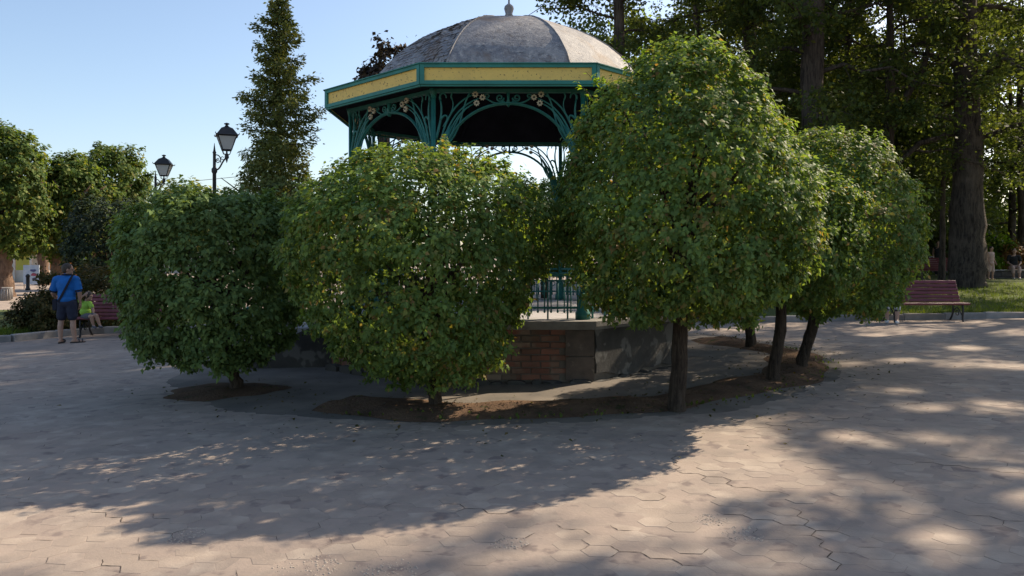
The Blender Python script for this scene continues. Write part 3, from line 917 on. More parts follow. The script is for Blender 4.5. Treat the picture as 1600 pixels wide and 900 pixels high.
# eaves: soffit, fascia, roof deck
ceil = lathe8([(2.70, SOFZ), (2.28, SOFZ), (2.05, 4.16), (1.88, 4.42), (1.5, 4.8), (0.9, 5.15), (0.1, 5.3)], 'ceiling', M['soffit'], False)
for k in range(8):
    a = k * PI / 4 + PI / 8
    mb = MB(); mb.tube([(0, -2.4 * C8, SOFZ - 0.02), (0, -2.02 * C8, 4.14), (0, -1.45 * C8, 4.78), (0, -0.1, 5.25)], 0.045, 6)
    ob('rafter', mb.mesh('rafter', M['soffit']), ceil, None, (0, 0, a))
    # edge beam over the columns
    mb = MB(); mb.box((0, 0, SOFZ - 0.028), (2 * HS - 0.02, 0.06, 0.05))
    face_obj('edge_beam', mb.mesh('edge_beam', M['iron']), k, CAP)
FAP = 2.73; FB, FT = 3.848, 4.108
for k in range(8):
    hw = FAP * T8
    mb = MB(); mb.box((0, 0.02, (FB + FT) / 2), (2 * hw - 0.03, 0.03, FT - FB - 0.01))
    fa = face_obj('fascia_board', mb.mesh('fascia_board', M['yellow']), k, FAP - 0.02)
    mb = MB(); mb.box((0, 0, FT - 0.022), (2 * hw - 0.005, 0.05, 0.045)); mb.box((0, -0.008, FT + 0.006), (2 * hw + 0.03, 0.075, 0.012))
    ob('top_trim', mb.mesh('top_trim', M['trim']), fa)
    mb = MB(); mb.box((0, 0, FB + 0.024), (2 * hw - 0.005, 0.05, 0.048)); mb.box((0, 0.01, FB - 0.012), (2 * hw - 0.02, 0.03, 0.022))
    ob('bottom_trim', mb.mesh('bottom_trim', M['trim']), fa)
    for s in (-1, 1):
        mb = MB(); mb.box((s * (hw - 0.03), -0.004, (FB + FT) / 2), (0.056, 0.048, FT - FB - 0.012))
        ob('end_trim', mb.mesh('end_trim', M['trim']), fa)
lathe8([(FAP - 0.032, FT - 0.04), (FAP - 0.032, FT - 0.012), (2.09, FT + 0.045)], 'roof_deck', M['dome'], False)
# dome
DP = [(2.10, 4.10), (2.06, 4.22), (2.015, 4.32), (1.95, 4.45), (1.86, 4.57), (1.72, 4.74), (1.55, 4.90), (1.35, 5.05), (1.12, 5.185), (0.88, 5.295), (0.62, 5.38), (0.36, 5.43), (0.10, 5.455)]
from bisect import bisect
def dome_r(z):
    zs = [p[1] for p in DP]; rs = [p[0] for p in DP]
    return float(np.interp(z, zs, rs))
mb = MB()
NU = 6
for i, (r, z) in enumerate(DP):
    for j in range(NU + 1):
        u = -1 + 2 * j / NU
        b = 0.018 * (1 - u * u)
        mb.v.append((u * r * T8, -r - b, z))
for i in range(len(DP) - 1):
    for j in range(NU):
        p = i * (NU + 1) + j
        mb.f.append((p, p + 1, p + NU + 2, p + NU + 1))
dome_me = mb.mesh('roof_panel', M['dome'], True)
for k in range(8):
    o = ob('roof_panel', dome_me, band, None, (0, 0, k * PI / 4))
    rb = MB(); rb.tube([(0, -r * C8 - 0.004, z) for r, z in DP], 0.013, 6)
    ob('roof_rib', rb.mesh('roof_rib', M['dome'], True), band, None, (0, 0, k * PI / 4 + PI / 8))
    if k in (7, 6):
        V = []; FF = []
        # arc-length rows of rough overlapping shingles
        S = [0]
        for p, q in zip(DP[:-1], DP[1:]): S.append(S[-1] + math.hypot(q[0] - p[0], q[1] - p[1]))
        def prof(s):
            return float(np.interp(s, S, [p[0] for p in DP])), float(np.interp(s, S, [p[1] for p in DP]))
        s = 0.05
        row = 0
        while s < S[-1] - 0.35:
            r0, z0 = prof(s); r1, z1 = prof(s + 0.15)
            u = -r0 * T8 + (0.05 if row % 2 else 0)
            while u < r0 * T8 - 0.05:
                w = random.uniform(0.07, 0.12)
                l0 = 0.008 + random.uniform(0, 0.012); l1 = 0.004; tw = random.uniform(-0.02, 0.02)
                f = r1 / r0
                bb = 0.018 * (1 - min(1, (u / (r0 * T8)) ** 2))
                n = len(V)
                V += [(u, -r0 - l0 - bb, z0 + tw + 0.006), (min(u + w, r0 * T8), -r0 - l0 - bb, z0 - tw * 0.5 + 0.006), (min(u + w, r0 * T8) * f, -r1 - l1 - bb, z1), (u * f, -r1 - l1 - bb, z1),
                      (u, -r0 - 0.002 - bb, z0 + tw), (min(u + w, r0 * T8), -r0 - 0.002 - bb, z0 - tw * 0.5)]
                FF += [(n, n + 1, n + 2, n + 3), (n + 4, n + 5, n + 1, n)]
                u += w + 0.006
            s += 0.075; row += 1
        sm = MB(); sm.v = V; sm.f = FF
        tag(sm.build('shingle_coat', M['dome'], o), kind='stuff')
fin = MB()
fin.lathe([(0.13, 5.42), (0.10, 5.47), (0.055, 5.49), (0.05, 5.56), (0.07, 5.58), (0.055, 5.60), (0.07, 5.655), (0.08, 5.69), (0.07, 5.73), (0.035, 5.76), (0.016, 5.775), (0.013, 6.0), (0.006, 6.06)], 16)
fin.build('finial', M['dome'], band, True)

# ------------------------------------------------------------------ clipped trees round the bandstand
def trunk_mesh(name, pts, radii, mat, limbs=(), n=12, seed=0):
    R = random.Random(seed)
    mb = MB()
    P = []; RR = []
    for i in range(len(pts) - 1):
        a, b = Vector(pts[i]), Vector(pts[i + 1])
        for k in range(5):
            t = k / 5
            w = radii[i] * (1 - t) + radii[i + 1] * t
            P.append(a.lerp(b, t) + Vector((R.gauss(0, 0.06 * w), R.gauss(0, 0.06 * w), 0))); RR.append(w * R.uniform(0.94, 1.06))
    P.append(Vector(pts[-1])); RR.append(radii[-1])
    base = len(mb.v)
    mb.tube(P, RR, n)
    for i in range(base, len(mb.v)):     # bark furrows
        v = Vector(mb.v[i]); k = (i - base) % n; ring = (i - base) // n
        if ring < len(P):
            c = P[ring]
            f = 1 + 0.07 * math.sin(k * 2 * PI / n * 4 + ring * 0.35) + R.gauss(0, 0.02)
            mb.v[i] = tuple(c + (v - c) * f)
    for lp, lr in limbs:
        mb.tube(lp, lr, 7)
    return mb.mesh(name, mat, True)
def px_prof(rows, Y, X0, gz, zoff=0.0):
    """rows (py, px_left, px_right) -> (z above the trunk foot, r_left, r_right), about X0"""
    out = []
    for py, l, r in rows:
        z = CAMZ + (400 - py) / F * Y - gz
        out.append((z, X0 - (l - 800) / F * Y, (r - 800) / F * Y - X0))
    return out
def topiary(foot, axis_px, rows, n, size, label, seed, mat, trunk_r=0.085, lean=None, fz=1.0, lump=0.05, depth=0.15):
    root = thing('clipped_tree', label, 'tree', foot, 0, 'clipped trees around the bandstand')
    X0 = (axis_px - 800) / F * foot.y
    dx = X0 - foot.x
    pr = px_prof(rows, foot.y, X0, foot.z)
    c = crown('crown', pr, n, size, mat, root, seed, depth=depth, lump=lump, fz=fz)
    tag(c, kind='stuff')
    c.location = (dx, 0, 0)
    R = random.Random(seed)
    zb, zt = min(p[0] for p in pr), max(p[0] for p in pr)
    zf = zb + 0.28 * (zt - zb)
    top = Vector((dx * 0.8, 0, zf + 0.3))
    limbs = []
    for k in range(11):
        a = k * 2.4 + R.uniform(0, .5); zz = zf - 0.1 + 0.05 * k
        s = top.lerp(Vector((0, 0, zb)), max(0, 0.5 - 0.05 * k))
        ra = R.uniform(0.45, 0.8) * np.interp(zz, [p[0] for p in sorted(pr)], [(p[1] + p[2]) / 2 for p in sorted(pr)])
        e = Vector((dx + ra * math.cos(a), ra * fz * math.sin(a), R.uniform(zf, zb + 0.85 * (zt - zb))))
        m = s.lerp(e, 0.5) + Vector((0, 0, 0.15))
        limbs.append(([s, s.lerp(m, .6), m, e], [0.035, 0.03, 0.022, 0.008]))
    tr = ob('trunk', trunk_mesh('trunk', [(0, 0, -0.08), (0.0, 0, 0.12), (dx * 0.3 + (lean or 0) * 0.5, 0, zb * 0.5 + 0.2), top], [trunk_r * 1.3, trunk_r * 1.08, trunk_r, trunk_r * 0.85], M['bark'], limbs, 12, seed), root)
    return root
T2 = on_ground(680, 640); T3 = on_ground(1057, 642); T4 = on_ground(1208, 598); T5 = on_ground(1253, 577); T6 = on_ground(1173, 545)
t1 = topiary(T1, 335, [(296, 325, 345), (299, 255, 400), (312, 228, 445), (340, 206, 468), (400, 196, 478), (470, 196, 476), (530, 208, 455), (556, 228, 430), (572, 265, 400), (578, 300, 370)], 40000, 0.064, 'dark green flat-topped clipped tree nearest the man', 11, M['topiary_dark'], 0.07)
t2 = topiary(T2, 655, [(224, 640, 670), (229, 600, 705), (250, 545, 775), (275, 505, 815), (305, 470, 856), (340, 446, 882), (400, 442, 880), (430, 450, 852), (450, 456, 838), (500, 478, 816), (550, 522, 798), (580, 575, 772), (597, 625, 725), (602, 660, 690)], 60000, 0.057, 'widest clipped tree with bronze tints before the bandstand arch', 12, M['topiary'], 0.062)
t3 = topiary(T3, 1075, [(62, 1060, 1090), (68, 1030, 1118), (90, 996, 1145), (130, 950, 1180), (170, 912, 1202), (215, 888, 1226), (270, 876, 1254), (330, 872, 1274), (390, 884, 1272), (430, 900, 1252), (468, 915, 1216), (494, 950, 1170), (508, 1010, 1110)], 66000, 0.057, 'tallest egg-shaped clipped tree hiding the bandstand corner', 13, M['topiary'], 0.08)
t4 = topiary(T4, 1225, [(262, 1210, 1240), (268, 1160, 1290), (300, 1110, 1335), (350, 1090, 1355), (410, 1090, 1355), (445, 1120, 1330), (472, 1155, 1290), (484, 1190, 1250)], 26000, 0.056, 'clipped tree on a leaning trunk tucked behind the tallest one', 14, M['topiary'], 0.068, lean=0.1)
t5 = topiary(T5, 1305, [(205, 1270, 1300), (209, 1235, 1335), (226, 1195, 1372), (265, 1175, 1405), (310, 1165, 1428), (365, 1165, 1441), (415, 1175, 1432), (455, 1195, 1408), (485, 1225, 1380), (500, 1265, 1340)], 38000, 0.06, 'round sunlit clipped tree nearest the right bench', 15, M['topiary'], 0.07)
t6 = topiary(T6, 1165, [(262, 1150, 1180), (268, 1120, 1215), (300, 1085, 1250), (350, 1070, 1262), (400, 1070, 1262), (430, 1085, 1245), (455, 1110, 1215), (468, 1145, 1185)], 16000, 0.065, 'small rear clipped tree glimpsed by its trunk between the others', 16, M['topiary'], 0.08)
for (x, y, src, rz, lab) in ((0.75, 16.6, t4, 2.0, 'sunlit clipped tree seen through the bandstand between the columns'), (-3.1, 15.7, t4, 0.6, 'clipped tree behind the bandstand staircase')):
    c = copy_tree(src)
    c.location = (x, y, g(x)); c.rotation_euler = (0, 0, rz)
    c['label'] = lab
    c.scale = (1.12, 1.12, 1.22)
# wild shoots on the tallest clipped tree
for (p0, p1) in (((935, 168), (902, 128)), ((948, 152), (915, 112)), ((985, 112), (975, 88)), ((1010, 92), (1003, 72)), ((940, 132), (928, 118))):
    a = at(*p0, T3.y) - T3; b = at(*p1, T3.y) - T3
    mb = MB(); mb.tube([a, a.lerp(b, 0.5) + Vector((0.01, 0.02, 0.02)), b], [0.005, 0.004, 0.002], 5)
    sh = ob('wild_shoot', mb.mesh('wild_shoot', M['bark']), t3)
    n = 16
    tt = RNG.uniform(0.1, 1.0, n)
    P = np.array([tuple(a.lerp(b, t)) for t in tt])
    V, FF = leaves(P, RNG.normal(0, 0.6, (n, 3)) + np.array([0, -.3, 1]), RNG.normal(0, 1, (n, 3)) + np.array([0, 0, 0.3]), RNG.uniform(0.04, 0.08, n), LEAF5)
    tag(ob('shoot_leaves', arr_mesh('shoot_leaves', V, FF, M['lime_leaf']), sh), kind='stuff')

# ------------------------------------------------------------------ tall trees
def in_poly(P, poly):
    x, y = P[:, 0], P[:, 1]
    ins = np.zeros(len(P), bool)
    n = len(poly)
    for i in range(n):
        x0, y0 = poly[i]; x1, y1 = poly[(i + 1) % n]
        c = ((y0 > y) != (y1 > y)) & (x < (x1 - x0) * (y - y0) / (y1 - y0 + 1e-12) + x0)
        ins ^= c
    return ins
SX, SY = SUN.x / SUN.z, SUN.y / SUN.z
LIT = [(-5.0, 3.9), (-5.2, 6.2), (-5.5, 9.0), (-4.0, 10.4), (1.5, 10.6), (4.2, 10.4), (3.2, 9.3), (2.1, 8.0), (2.3, 7.0), (2.5, 6.2), (2.2, 5.4), (1.55, 4.9), (0.7, 4.5), (0.1, 4.6), (-0.6, 4.15), (-1.7, 4.2), (-2.9, 4.2)]
SPOTS = [(on_ground(px, py).x, on_ground(px, py).y, r) for px, py, r in ((1425, 812, .26), (1490, 858, .30), (1570, 862, .22), (1545, 725, .42), (1595, 775, .40), (1375, 765, .20), (1330, 690, .35), (1450, 690, .25), (1300, 870, .2), (1180, 880, .22), (1000, 885, .2), (100, 893, .22), (455, 890, .26), (590, 872, .16), (735, 885, .2), (1100, 872, .2), (850, 872, .16), (1060, 835, .16), (250, 885, .16), (1420, 640, .3), (1560, 640, .35), (1400, 615, .22), (1500, 545, .35), (1350, 525, .35), (1580, 575, .4), (1150, 515, .4), (1400, 565, .3))]
def keep(C, R, keep_lit=0.03, keep_else=1.0):
    """which leaf clumps grow: crowns are open along the lines where the photograph shows sun coming through"""
    q = np.stack([C[:, 0] - SX * C[:, 2], C[:, 1] - SY * C[:, 2]], 1)
    w = q + 0.30 * np.stack([np.sin(3.1 * q[:, 1] + 1) + 0.6 * np.sin(7.3 * q[:, 0] + 2), np.sin(2.7 * q[:, 0]) + 0.6 * np.sin(6.1 * q[:, 1])], 1)
    lit = in_poly(w, LIT)
    pr = np.where(lit, keep_lit, keep_else)
    for (sx, sy, r) in SPOTS:
        a, b = q[:, 0] - sx, (q[:, 1] - sy)
        pr = np.where((a * a + b * b < r * r) & ~lit, 0.0, pr)
    px = 800 + C[:, 0] / C[:, 1] * F; py = 400 - (C[:, 2] - CAMZ) / C[:, 1] * F
    edge = np.where(py < 25, 835, np.where(py < 70, 872, 900))
    pr = np.where((px < edge) & (py > -60) & (px > -200) & (C[:, 1] > 1), 0.0, pr)
    for (sx, sy, sr) in SKYGAPS:
        pr = np.where(((px - sx) ** 2 + (py - sy) ** 2) < sr * sr, pr * 0.4, pr)
    return R.random(len(C)) < pr
SKYGAPS = [(1030, 12, 22), (1400, 45, 34), (1440, 90, 22), (1500, 105, 18), (1372, 20, 25), (1580, 140, 25), (1490, 160, 14), (1540, 240, 16), (880, 75, 20), (1330, 60, 12), (1205, 20, 12)]
def tall_tree(name, label, px, Y, H, tr, seed, leafn=70, limbs=22, z0=3.5, spread=3.6, mat='tall', lean=(0, 0), fork=None, size=0.15, cat='tree', group=None, x=None, klit=0.015, kelse=1.0, droop=0.25, bark='bark_dark', clump=0.55, low=()):
    R = np.random.default_rng(seed); rd = random.Random(seed)
    X = (px - 800) / F * Y if x is None else x
    gz = lawn_z(X, Y) if (X > 4.5 and Y > 18) else g(X)
    root = thing(name, label, cat, (X, Y, gz - 0.05), 0, group)
    pts = []; rr = []
    for i in range(9):
        t = i / 8
        pts.append(Vector((lean[0] * t * H + 0.25 * math.sin(2.2 * t + seed) * t, lean[1] * t * H + 0.2 * math.cos(3 * t + seed) * t, t * H)))
        rr.append(tr * ((1 - t) ** 0.8 * 0.92 + 0.08) * ((1.16 if tr > 0.5 else 1.3) if i == 0 else 1.0))
    pts.insert(1, pts[0].lerp(pts[1], 0.25)); rr.insert(1, tr * 1.08)
    LM = []; CL = []; BR = []
    def trunk_at(z):
        t = max(0, min(1, z / H)) * 8
        k = min(7, int(t)); q = [p for i, p in enumerate(pts) if i != 1]
        return q[k].lerp(q[k + 1], t - k)
    def limb(z, a, L, rise, r0):
        s = trunk_at(z)
        d = Vector((math.cos(a), math.sin(a), 0))
        P = [s]
        for i in range(1, 6):
            t = i / 5
            P.append(s + d * L * t + Vector((rd.gauss(0, .12), rd.gauss(0, .12), L * (rise * t - droop * t * t * 1.6) + rd.gauss(0, .08))))
        BR.append([(P, [r0 * (1 - 0.85 * i / 5) for i in range(6)]), len(CL), 0, []])
        for i in range(2, 6):
            for k in range(3 if i > 2 else 2):
                c = P[i] + Vector((rd.gauss(0, .55), rd.gauss(0, .55), rd.gauss(-0.1, .35)))
                CL.append(tuple(c))
                if rd.random() < 0.6: BR[-1][3].append((len(CL) - 1, ([P[i - 1], P[i - 1].lerp(c, .5) + Vector((0, 0, .1)), c], [r0 * 0.25, r0 * .16, 0.008])))
        BR[-1][2] = len(CL)
    for k in range(limbs):
        t = k / max(1, limbs - 1)
        z = z0 + (H * 0.96 - z0) * t ** 0.9
        sp = spread * (1 - 0.45 * max(0, (z - 0.55 * H) / (0.45 * H))) * rd.uniform(0.7, 1.15)
        limb(z, k * 2.4 + rd.uniform(-.4, .4), sp, rd.uniform(0.15, 0.6), max(0.03, max(tr, 0.25) * rd.uniform(0.16, 0.3)))
    for P, r in low:
        LM.append(([Vector(p) for p in P], r))
        for p in P[2:]:
            for k in range(2): CL.append(tuple(Vector(p) + Vector((rd.gauss(0, .3), rd.gauss(0, .3), rd.gauss(.1, .2)))))
    if fork:
        LM += fork
    C = np.array(CL)
    W = C + np.array([X, Y, gz])
    ok = keep(W, R, klit, kelse)
    for main, c0, c1, twigs in BR:          # bare limbs and twigs that carry no leaves are not kept
        if np.sum(ok[c0:c1]) >= 0.4 * (c1 - c0):
            LM.append(main)
            LM += [t for k, t in twigs if ok[k]]
    C = C[ok]
    if len(C):
        m = len(C) * leafn
        ci = np.repeat(np.arange(len(C)), leafn)
        rad = R.uniform(0.6, 1.3, len(C))[ci] * clump
        off = R.normal(0, 1, (m, 3)); off = off / np.linalg.norm(off, axis=1, keepdims=True) * (R.random((m, 1)) ** 0.45) * rad[:, None] * np.array([1.1, 1.1, 0.75])
        P = C[ci] + off
        Pw = P + np.array([X, Y, gz])
        ok2 = keep(Pw, R, max(klit, 0.03) if klit < 1 else 1, 1.0)
        P = P[ok2]; off = off[ok2]; m = len(P)
        N = R.normal(0, 0.7, (m, 3)) + np.array([0, 0, 0.8]); D = R.normal(0, 0.8, (m, 3)) + np.array([0, 0, -0.5]) + off
        V, FF = leaves(P, N, D, size * R.uniform(0.6, 1.3, m), LEAF4)
        tag(ob('crown', arr_mesh('crown', V, FF, M[mat]), root), kind='stuff')
    ob('trunk', trunk_mesh('trunk', pts, rr, M[bark], LM, 14, seed), root)
    return root
GT = 'tall trees of the park behind the bandstand'
GB = 'trees in the park background'
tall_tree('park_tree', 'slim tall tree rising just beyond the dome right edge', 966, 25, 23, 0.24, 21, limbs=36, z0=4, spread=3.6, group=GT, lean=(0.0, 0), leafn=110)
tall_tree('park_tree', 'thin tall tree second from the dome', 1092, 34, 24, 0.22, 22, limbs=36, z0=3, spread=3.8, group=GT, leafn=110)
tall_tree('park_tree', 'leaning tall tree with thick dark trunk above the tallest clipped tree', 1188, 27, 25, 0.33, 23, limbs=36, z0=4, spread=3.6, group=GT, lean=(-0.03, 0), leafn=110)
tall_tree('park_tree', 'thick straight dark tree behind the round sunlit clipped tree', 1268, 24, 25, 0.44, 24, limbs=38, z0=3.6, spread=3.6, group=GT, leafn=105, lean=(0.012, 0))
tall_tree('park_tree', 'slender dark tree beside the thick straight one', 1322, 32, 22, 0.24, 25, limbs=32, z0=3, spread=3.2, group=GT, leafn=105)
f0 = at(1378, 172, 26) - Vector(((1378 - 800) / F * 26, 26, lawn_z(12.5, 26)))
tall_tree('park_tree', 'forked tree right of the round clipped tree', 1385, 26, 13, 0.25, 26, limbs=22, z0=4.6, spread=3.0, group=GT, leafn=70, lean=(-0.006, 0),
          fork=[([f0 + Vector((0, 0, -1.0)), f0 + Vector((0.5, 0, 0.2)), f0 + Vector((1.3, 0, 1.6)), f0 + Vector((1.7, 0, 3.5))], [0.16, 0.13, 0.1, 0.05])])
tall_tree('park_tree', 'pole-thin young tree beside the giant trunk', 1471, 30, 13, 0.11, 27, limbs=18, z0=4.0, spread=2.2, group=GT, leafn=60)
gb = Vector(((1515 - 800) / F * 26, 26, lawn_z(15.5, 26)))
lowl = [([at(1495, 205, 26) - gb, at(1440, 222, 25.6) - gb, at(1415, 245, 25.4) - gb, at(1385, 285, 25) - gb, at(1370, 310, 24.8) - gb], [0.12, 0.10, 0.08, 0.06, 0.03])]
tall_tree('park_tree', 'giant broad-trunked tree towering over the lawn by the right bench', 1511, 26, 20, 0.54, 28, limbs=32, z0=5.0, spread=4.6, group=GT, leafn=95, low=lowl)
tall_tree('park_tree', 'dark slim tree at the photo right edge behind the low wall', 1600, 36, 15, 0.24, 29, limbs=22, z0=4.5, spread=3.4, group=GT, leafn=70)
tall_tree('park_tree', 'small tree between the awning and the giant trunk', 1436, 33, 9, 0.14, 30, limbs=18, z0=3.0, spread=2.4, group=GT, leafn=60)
# park trees just outside the picture on the right: they cast the dappled shade on the near paving
tall_tree('park_tree', 'tall park tree out of frame whose crown dapples the near paving', 0, 15.2, 19, 0.15, 41, limbs=30, z0=7.0, spread=4.6, group='tall trees out of frame', x=17.2, klit=0.13, kelse=1.0, leafn=65)
tall_tree('park_tree', 'second tall park tree out of frame shading the paving from the right', 0, 16.0, 20, 0.2, 42, limbs=28, z0=7.0, spread=4.4, group='tall trees out of frame', x=21.0, klit=0.13, kelse=1.0, leafn=65)
tall_tree('park_tree', 'third tall park tree out of frame, behind the right lawn', 0, 25.0, 20, 0.42, 43, limbs=32, z0=5.0, spread=4.6, group='tall trees out of frame', x=22.0, leafn=100)
tall_tree('park_tree', 'fourth tall park tree out of frame, beside the right lawn', 0, 19.5, 19, 0.42, 44, limbs=30, z0=6.0, spread=4.6, group='tall trees out of frame', x=22.5, leafn=100)
tall_tree('park_tree', 'nearest tall park tree out of frame, its leaves shading the bottom of the view', 0, 13.0, 17, 0.14, 45, limbs=28, z0=7.0, spread=4.4, group='tall trees out of frame', x=14.0, klit=0.10, kelse=1.0, leafn=60)
# lit woodland further back
bt = None
labs = ['bright leafy tree far behind the dome', 'bright leafy tree far behind the thin tall tree', 'bright leafy tree far behind the leaning tree', 'bright leafy tree far behind the thick straight tree', 'bright leafy tree far behind the forked tree', 'bright leafy tree far behind the pole-thin tree', 'bright leafy tree far behind the giant trunk, on its right', 'bright leafy tree at the far right edge']
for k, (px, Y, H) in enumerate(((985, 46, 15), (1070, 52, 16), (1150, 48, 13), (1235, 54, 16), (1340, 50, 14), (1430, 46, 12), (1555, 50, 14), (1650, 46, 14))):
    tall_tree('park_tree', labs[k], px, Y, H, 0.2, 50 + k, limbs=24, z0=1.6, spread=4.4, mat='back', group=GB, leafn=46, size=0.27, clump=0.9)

for k, (px, Y, w) in enumerate(((1132, 37, 0.13), (1236, 35, 0.15), (1350, 36, 0.14), (1420, 34, 0.10))):
    tall_tree('park_tree', ['slim dark trunk between the two thin tall trees and the leaning one', 'slim dark trunk just left of the thick straight tree', 'slim dark trunk just left of the forked tree', 'slim dark trunk between the forked tree and the pole-thin one'][k], px, Y, 17, w, 170 + k, limbs=24, z0=5.0, spread=2.6, mat='tall', group=GT, leafn=80)
labs2 = ['dense shaded tree filling the gap behind the thick straight tree', 'dense shaded tree filling the gap behind the forked tree', 'dense shaded tree filling the gap left of the giant trunk', 'dense shaded tree filling the gap right of the giant trunk', 'dense shaded tree behind the leaning tree']
for k, (px, Y, H) in enumerate(((1300, 38, 14), (1400, 37, 13), (1465, 41, 14), (1580, 40, 14), (1140, 40, 15))):
    tall_tree('park_tree', labs2[k], px, Y, H, 0.2, 150 + k, limbs=28, z0=2.2, spread=3.8, mat='tall', group=GB, leafn=60, size=0.2, clump=0.8)

# ------------------------------------------------------------------ shrubs and trees on the left, conifer
def round_tree(name, label, px, Y, rows, n, size, mat, trunk_r, seed, cat='tree', group=None, trunk_px=None, bark='bark_pale', lump=0.07, depth=0.25, tpl=LEAF5, fz=1.0, gz=None, z_base=None):
    tp = trunk_px or px
    X = (tp - 800) / F * Y; X0 = (px - 800) / F * Y
    gz = g(X) if gz is None else gz
    root = thing(name, label, cat, (X, Y, gz), 0, group)
    pr = px_prof(rows, Y, X0, gz)
    c = crown('crown', pr, n, size, M[mat], root, seed, depth=depth, lump=lump, tpl=tpl, fz=fz)
    tag(c, kind='stuff'); c.location = (X0 - X, 0, 0)
    zb, zt = min(p[0] for p in pr), max(p[0] for p in pr)
    R = random.Random(seed)
    limbs = []
    top = Vector((X0 - X, 0, zb + 0.45 * (zt - zb)))
    for k in range(9):
        a = k * 2.4; e = top + Vector((math.cos(a), math.sin(a) * fz, R.uniform(-.1, .8))) * (0.33 * (zt - zb))
        limbs.append(([Vector((0, 0, zb * 0.9)).lerp(top, .3), top.lerp(e, .5), e], [trunk_r * .5, trunk_r * .3, 0.01]))
    ob('trunk', trunk_mesh('trunk', [(0, 0, -0.15), (0, 0, max(0.1, zb * 0.5)), (0, 0, max(0.2, zb)), top], [trunk_r * 1.25, trunk_r, trunk_r * 0.95, trunk_r * 0.6], M[bark], limbs, 12, seed), root)
    return root
GC = 'pruned chestnut trees on the left'
round_tree('chestnut_tree', 'pruned chestnut tree cut by the photo left edge', 2, 37, [(192, -2, 8), (200, -30, 32), (225, -52, 54), (265, -66, 70), (320, -70, 74), (360, -66, 68), (388, -50, 50), (402, -25, 30)], 24000, 0.21, 'chestnut', 0.40, 61, group=GC, trunk_px=6, lump=0.08, depth=0.4)
round_tree('chestnut_tree', 'pruned chestnut tree directly above the man', 112, 40, [(238, 100, 112), (244, 88, 128), (264, 77, 148), (300, 70, 164), (345, 66, 164), (385, 74, 150), (405, 88, 130)], 19000, 0.21, 'chestnut', 0.42, 62, group=GC, trunk_px=93, lump=0.08, depth=0.4)
round_tree('chestnut_tree', 'pruned chestnut tree with sunny top, farthest and nearest the lamps', 176, 46, [(226, 166, 184), (232, 146, 204), (252, 128, 222), (290, 118, 232), (330, 120, 230), (370, 128, 220), (398, 145, 200)], 20000, 0.22, 'chestnut', 0.36, 63, group=GC, trunk_px=150, lump=0.08, depth=0.4)
round_tree('chestnut_tree', 'small chestnut tree by the market kiosk behind the others', 66, 52, [(330, 55, 78), (345, 42, 92), (370, 38, 98), (392, 50, 84), (400, 58, 74)], 7000, 0.24, 'chestnut', 0.36, 64, group=GC, trunk_px=67)
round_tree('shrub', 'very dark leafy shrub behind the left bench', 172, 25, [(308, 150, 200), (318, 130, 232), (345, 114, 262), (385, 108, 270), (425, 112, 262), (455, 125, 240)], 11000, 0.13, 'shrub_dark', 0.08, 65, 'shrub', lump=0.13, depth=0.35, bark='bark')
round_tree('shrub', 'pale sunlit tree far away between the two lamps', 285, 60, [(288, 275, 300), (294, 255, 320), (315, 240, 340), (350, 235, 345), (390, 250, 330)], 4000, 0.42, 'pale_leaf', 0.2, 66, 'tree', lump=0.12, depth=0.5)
round_tree('barberry_bush', 'tall brownish bush behind the child on the bench', 158, 19.2, [(410, 148, 170), (415, 128, 188), (432, 112, 208), (460, 104, 218), (495, 106, 214), (520, 114, 205)], 9000, 0.075, 'barberry', 0.05, 67, 'bush', lump=0.12, depth=0.2, bark='bark')
round_tree('barberry_bush', 'low sprawling brown-green bush left of the man', 68, 18.0, [(440, 85, 100), (452, 55, 108), (475, 30, 114), (500, 20, 116), (518, 30, 110)], 9000, 0.075, 'barberry', 0.05, 68, 'bush', lump=0.14, depth=0.2, bark='bark')
round_tree('treetop', 'bronze-leaved treetop showing beside the dome left edge', 600, 26, [(80, 612, 630), (88, 592, 642), (98, 572, 652), (112, 556, 656), (128, 558, 656), (160, 568, 650)], 4200, 0.15, 'purple_leaf', 0.22, 69, 'tree', lump=0.12, depth=0.35, bark='bark_dark')
round_tree('bush', 'bright lime green bush behind the giant trunk', 1557, 36, [(366, 1550, 1565), (372, 1542, 1574), (388, 1538, 1578), (402, 1542, 1572)], 900, 0.2, 'lime_leaf', 0.05, 70, 'bush', gz=0.6, lump=0.12)
round_tree('bush', 'rust coloured rounded bush on the low wall', 1584, 35.2, [(386, 1576, 1592), (391, 1566, 1602), (402, 1562, 1606), (412, 1566, 1600)], 1200, 0.16, 'orange_leaf', 0.05, 71, 'bush', gz=0.8, lump=0.1)
round_tree('bush', 'yellow-green bush beside the standing girl', 1548, 35.6, [(396, 1543, 1556), (402, 1536, 1562), (414, 1534, 1564), (424, 1540, 1560)], 900, 0.16, 'lime_leaf', 0.05, 72, 'bush', gz=0.6, lump=0.12)
# hedge of undergrowth between the trunks
und = ['shaded undergrowth bush behind the tallest clipped tree', 'shaded undergrowth bush behind the round clipped tree', 'shaded undergrowth bush left of the awning', 'shaded undergrowth bush at the far right between trunks', 'shaded undergrowth bush behind the bandstand columns']
for k, (px, Y, top, w) in enumerate(((1180, 40, 330, 120), (1310, 42, 320, 110), (1410, 40, 335, 60), (1610, 44, 330, 90), (1040, 42, 335, 110))):
    round_tree('undergrowth_bush', und[k], px, Y, [(top, px - w * .2, px + w * .2), (top + 8, px - w * .6, px + w * .6), (top + 30, px - w * .95, px + w * .95), (top + 65, px - w, px + w), (top + 92, px - w * .8, px + w * .8)], 3200, 0.3, 'tall', 0.08, 80 + k, 'bush', 'undergrowth between the park trees', lump=0.16, depth=0.5, tpl=LEAF4, gz=0.3, fz=0.6)

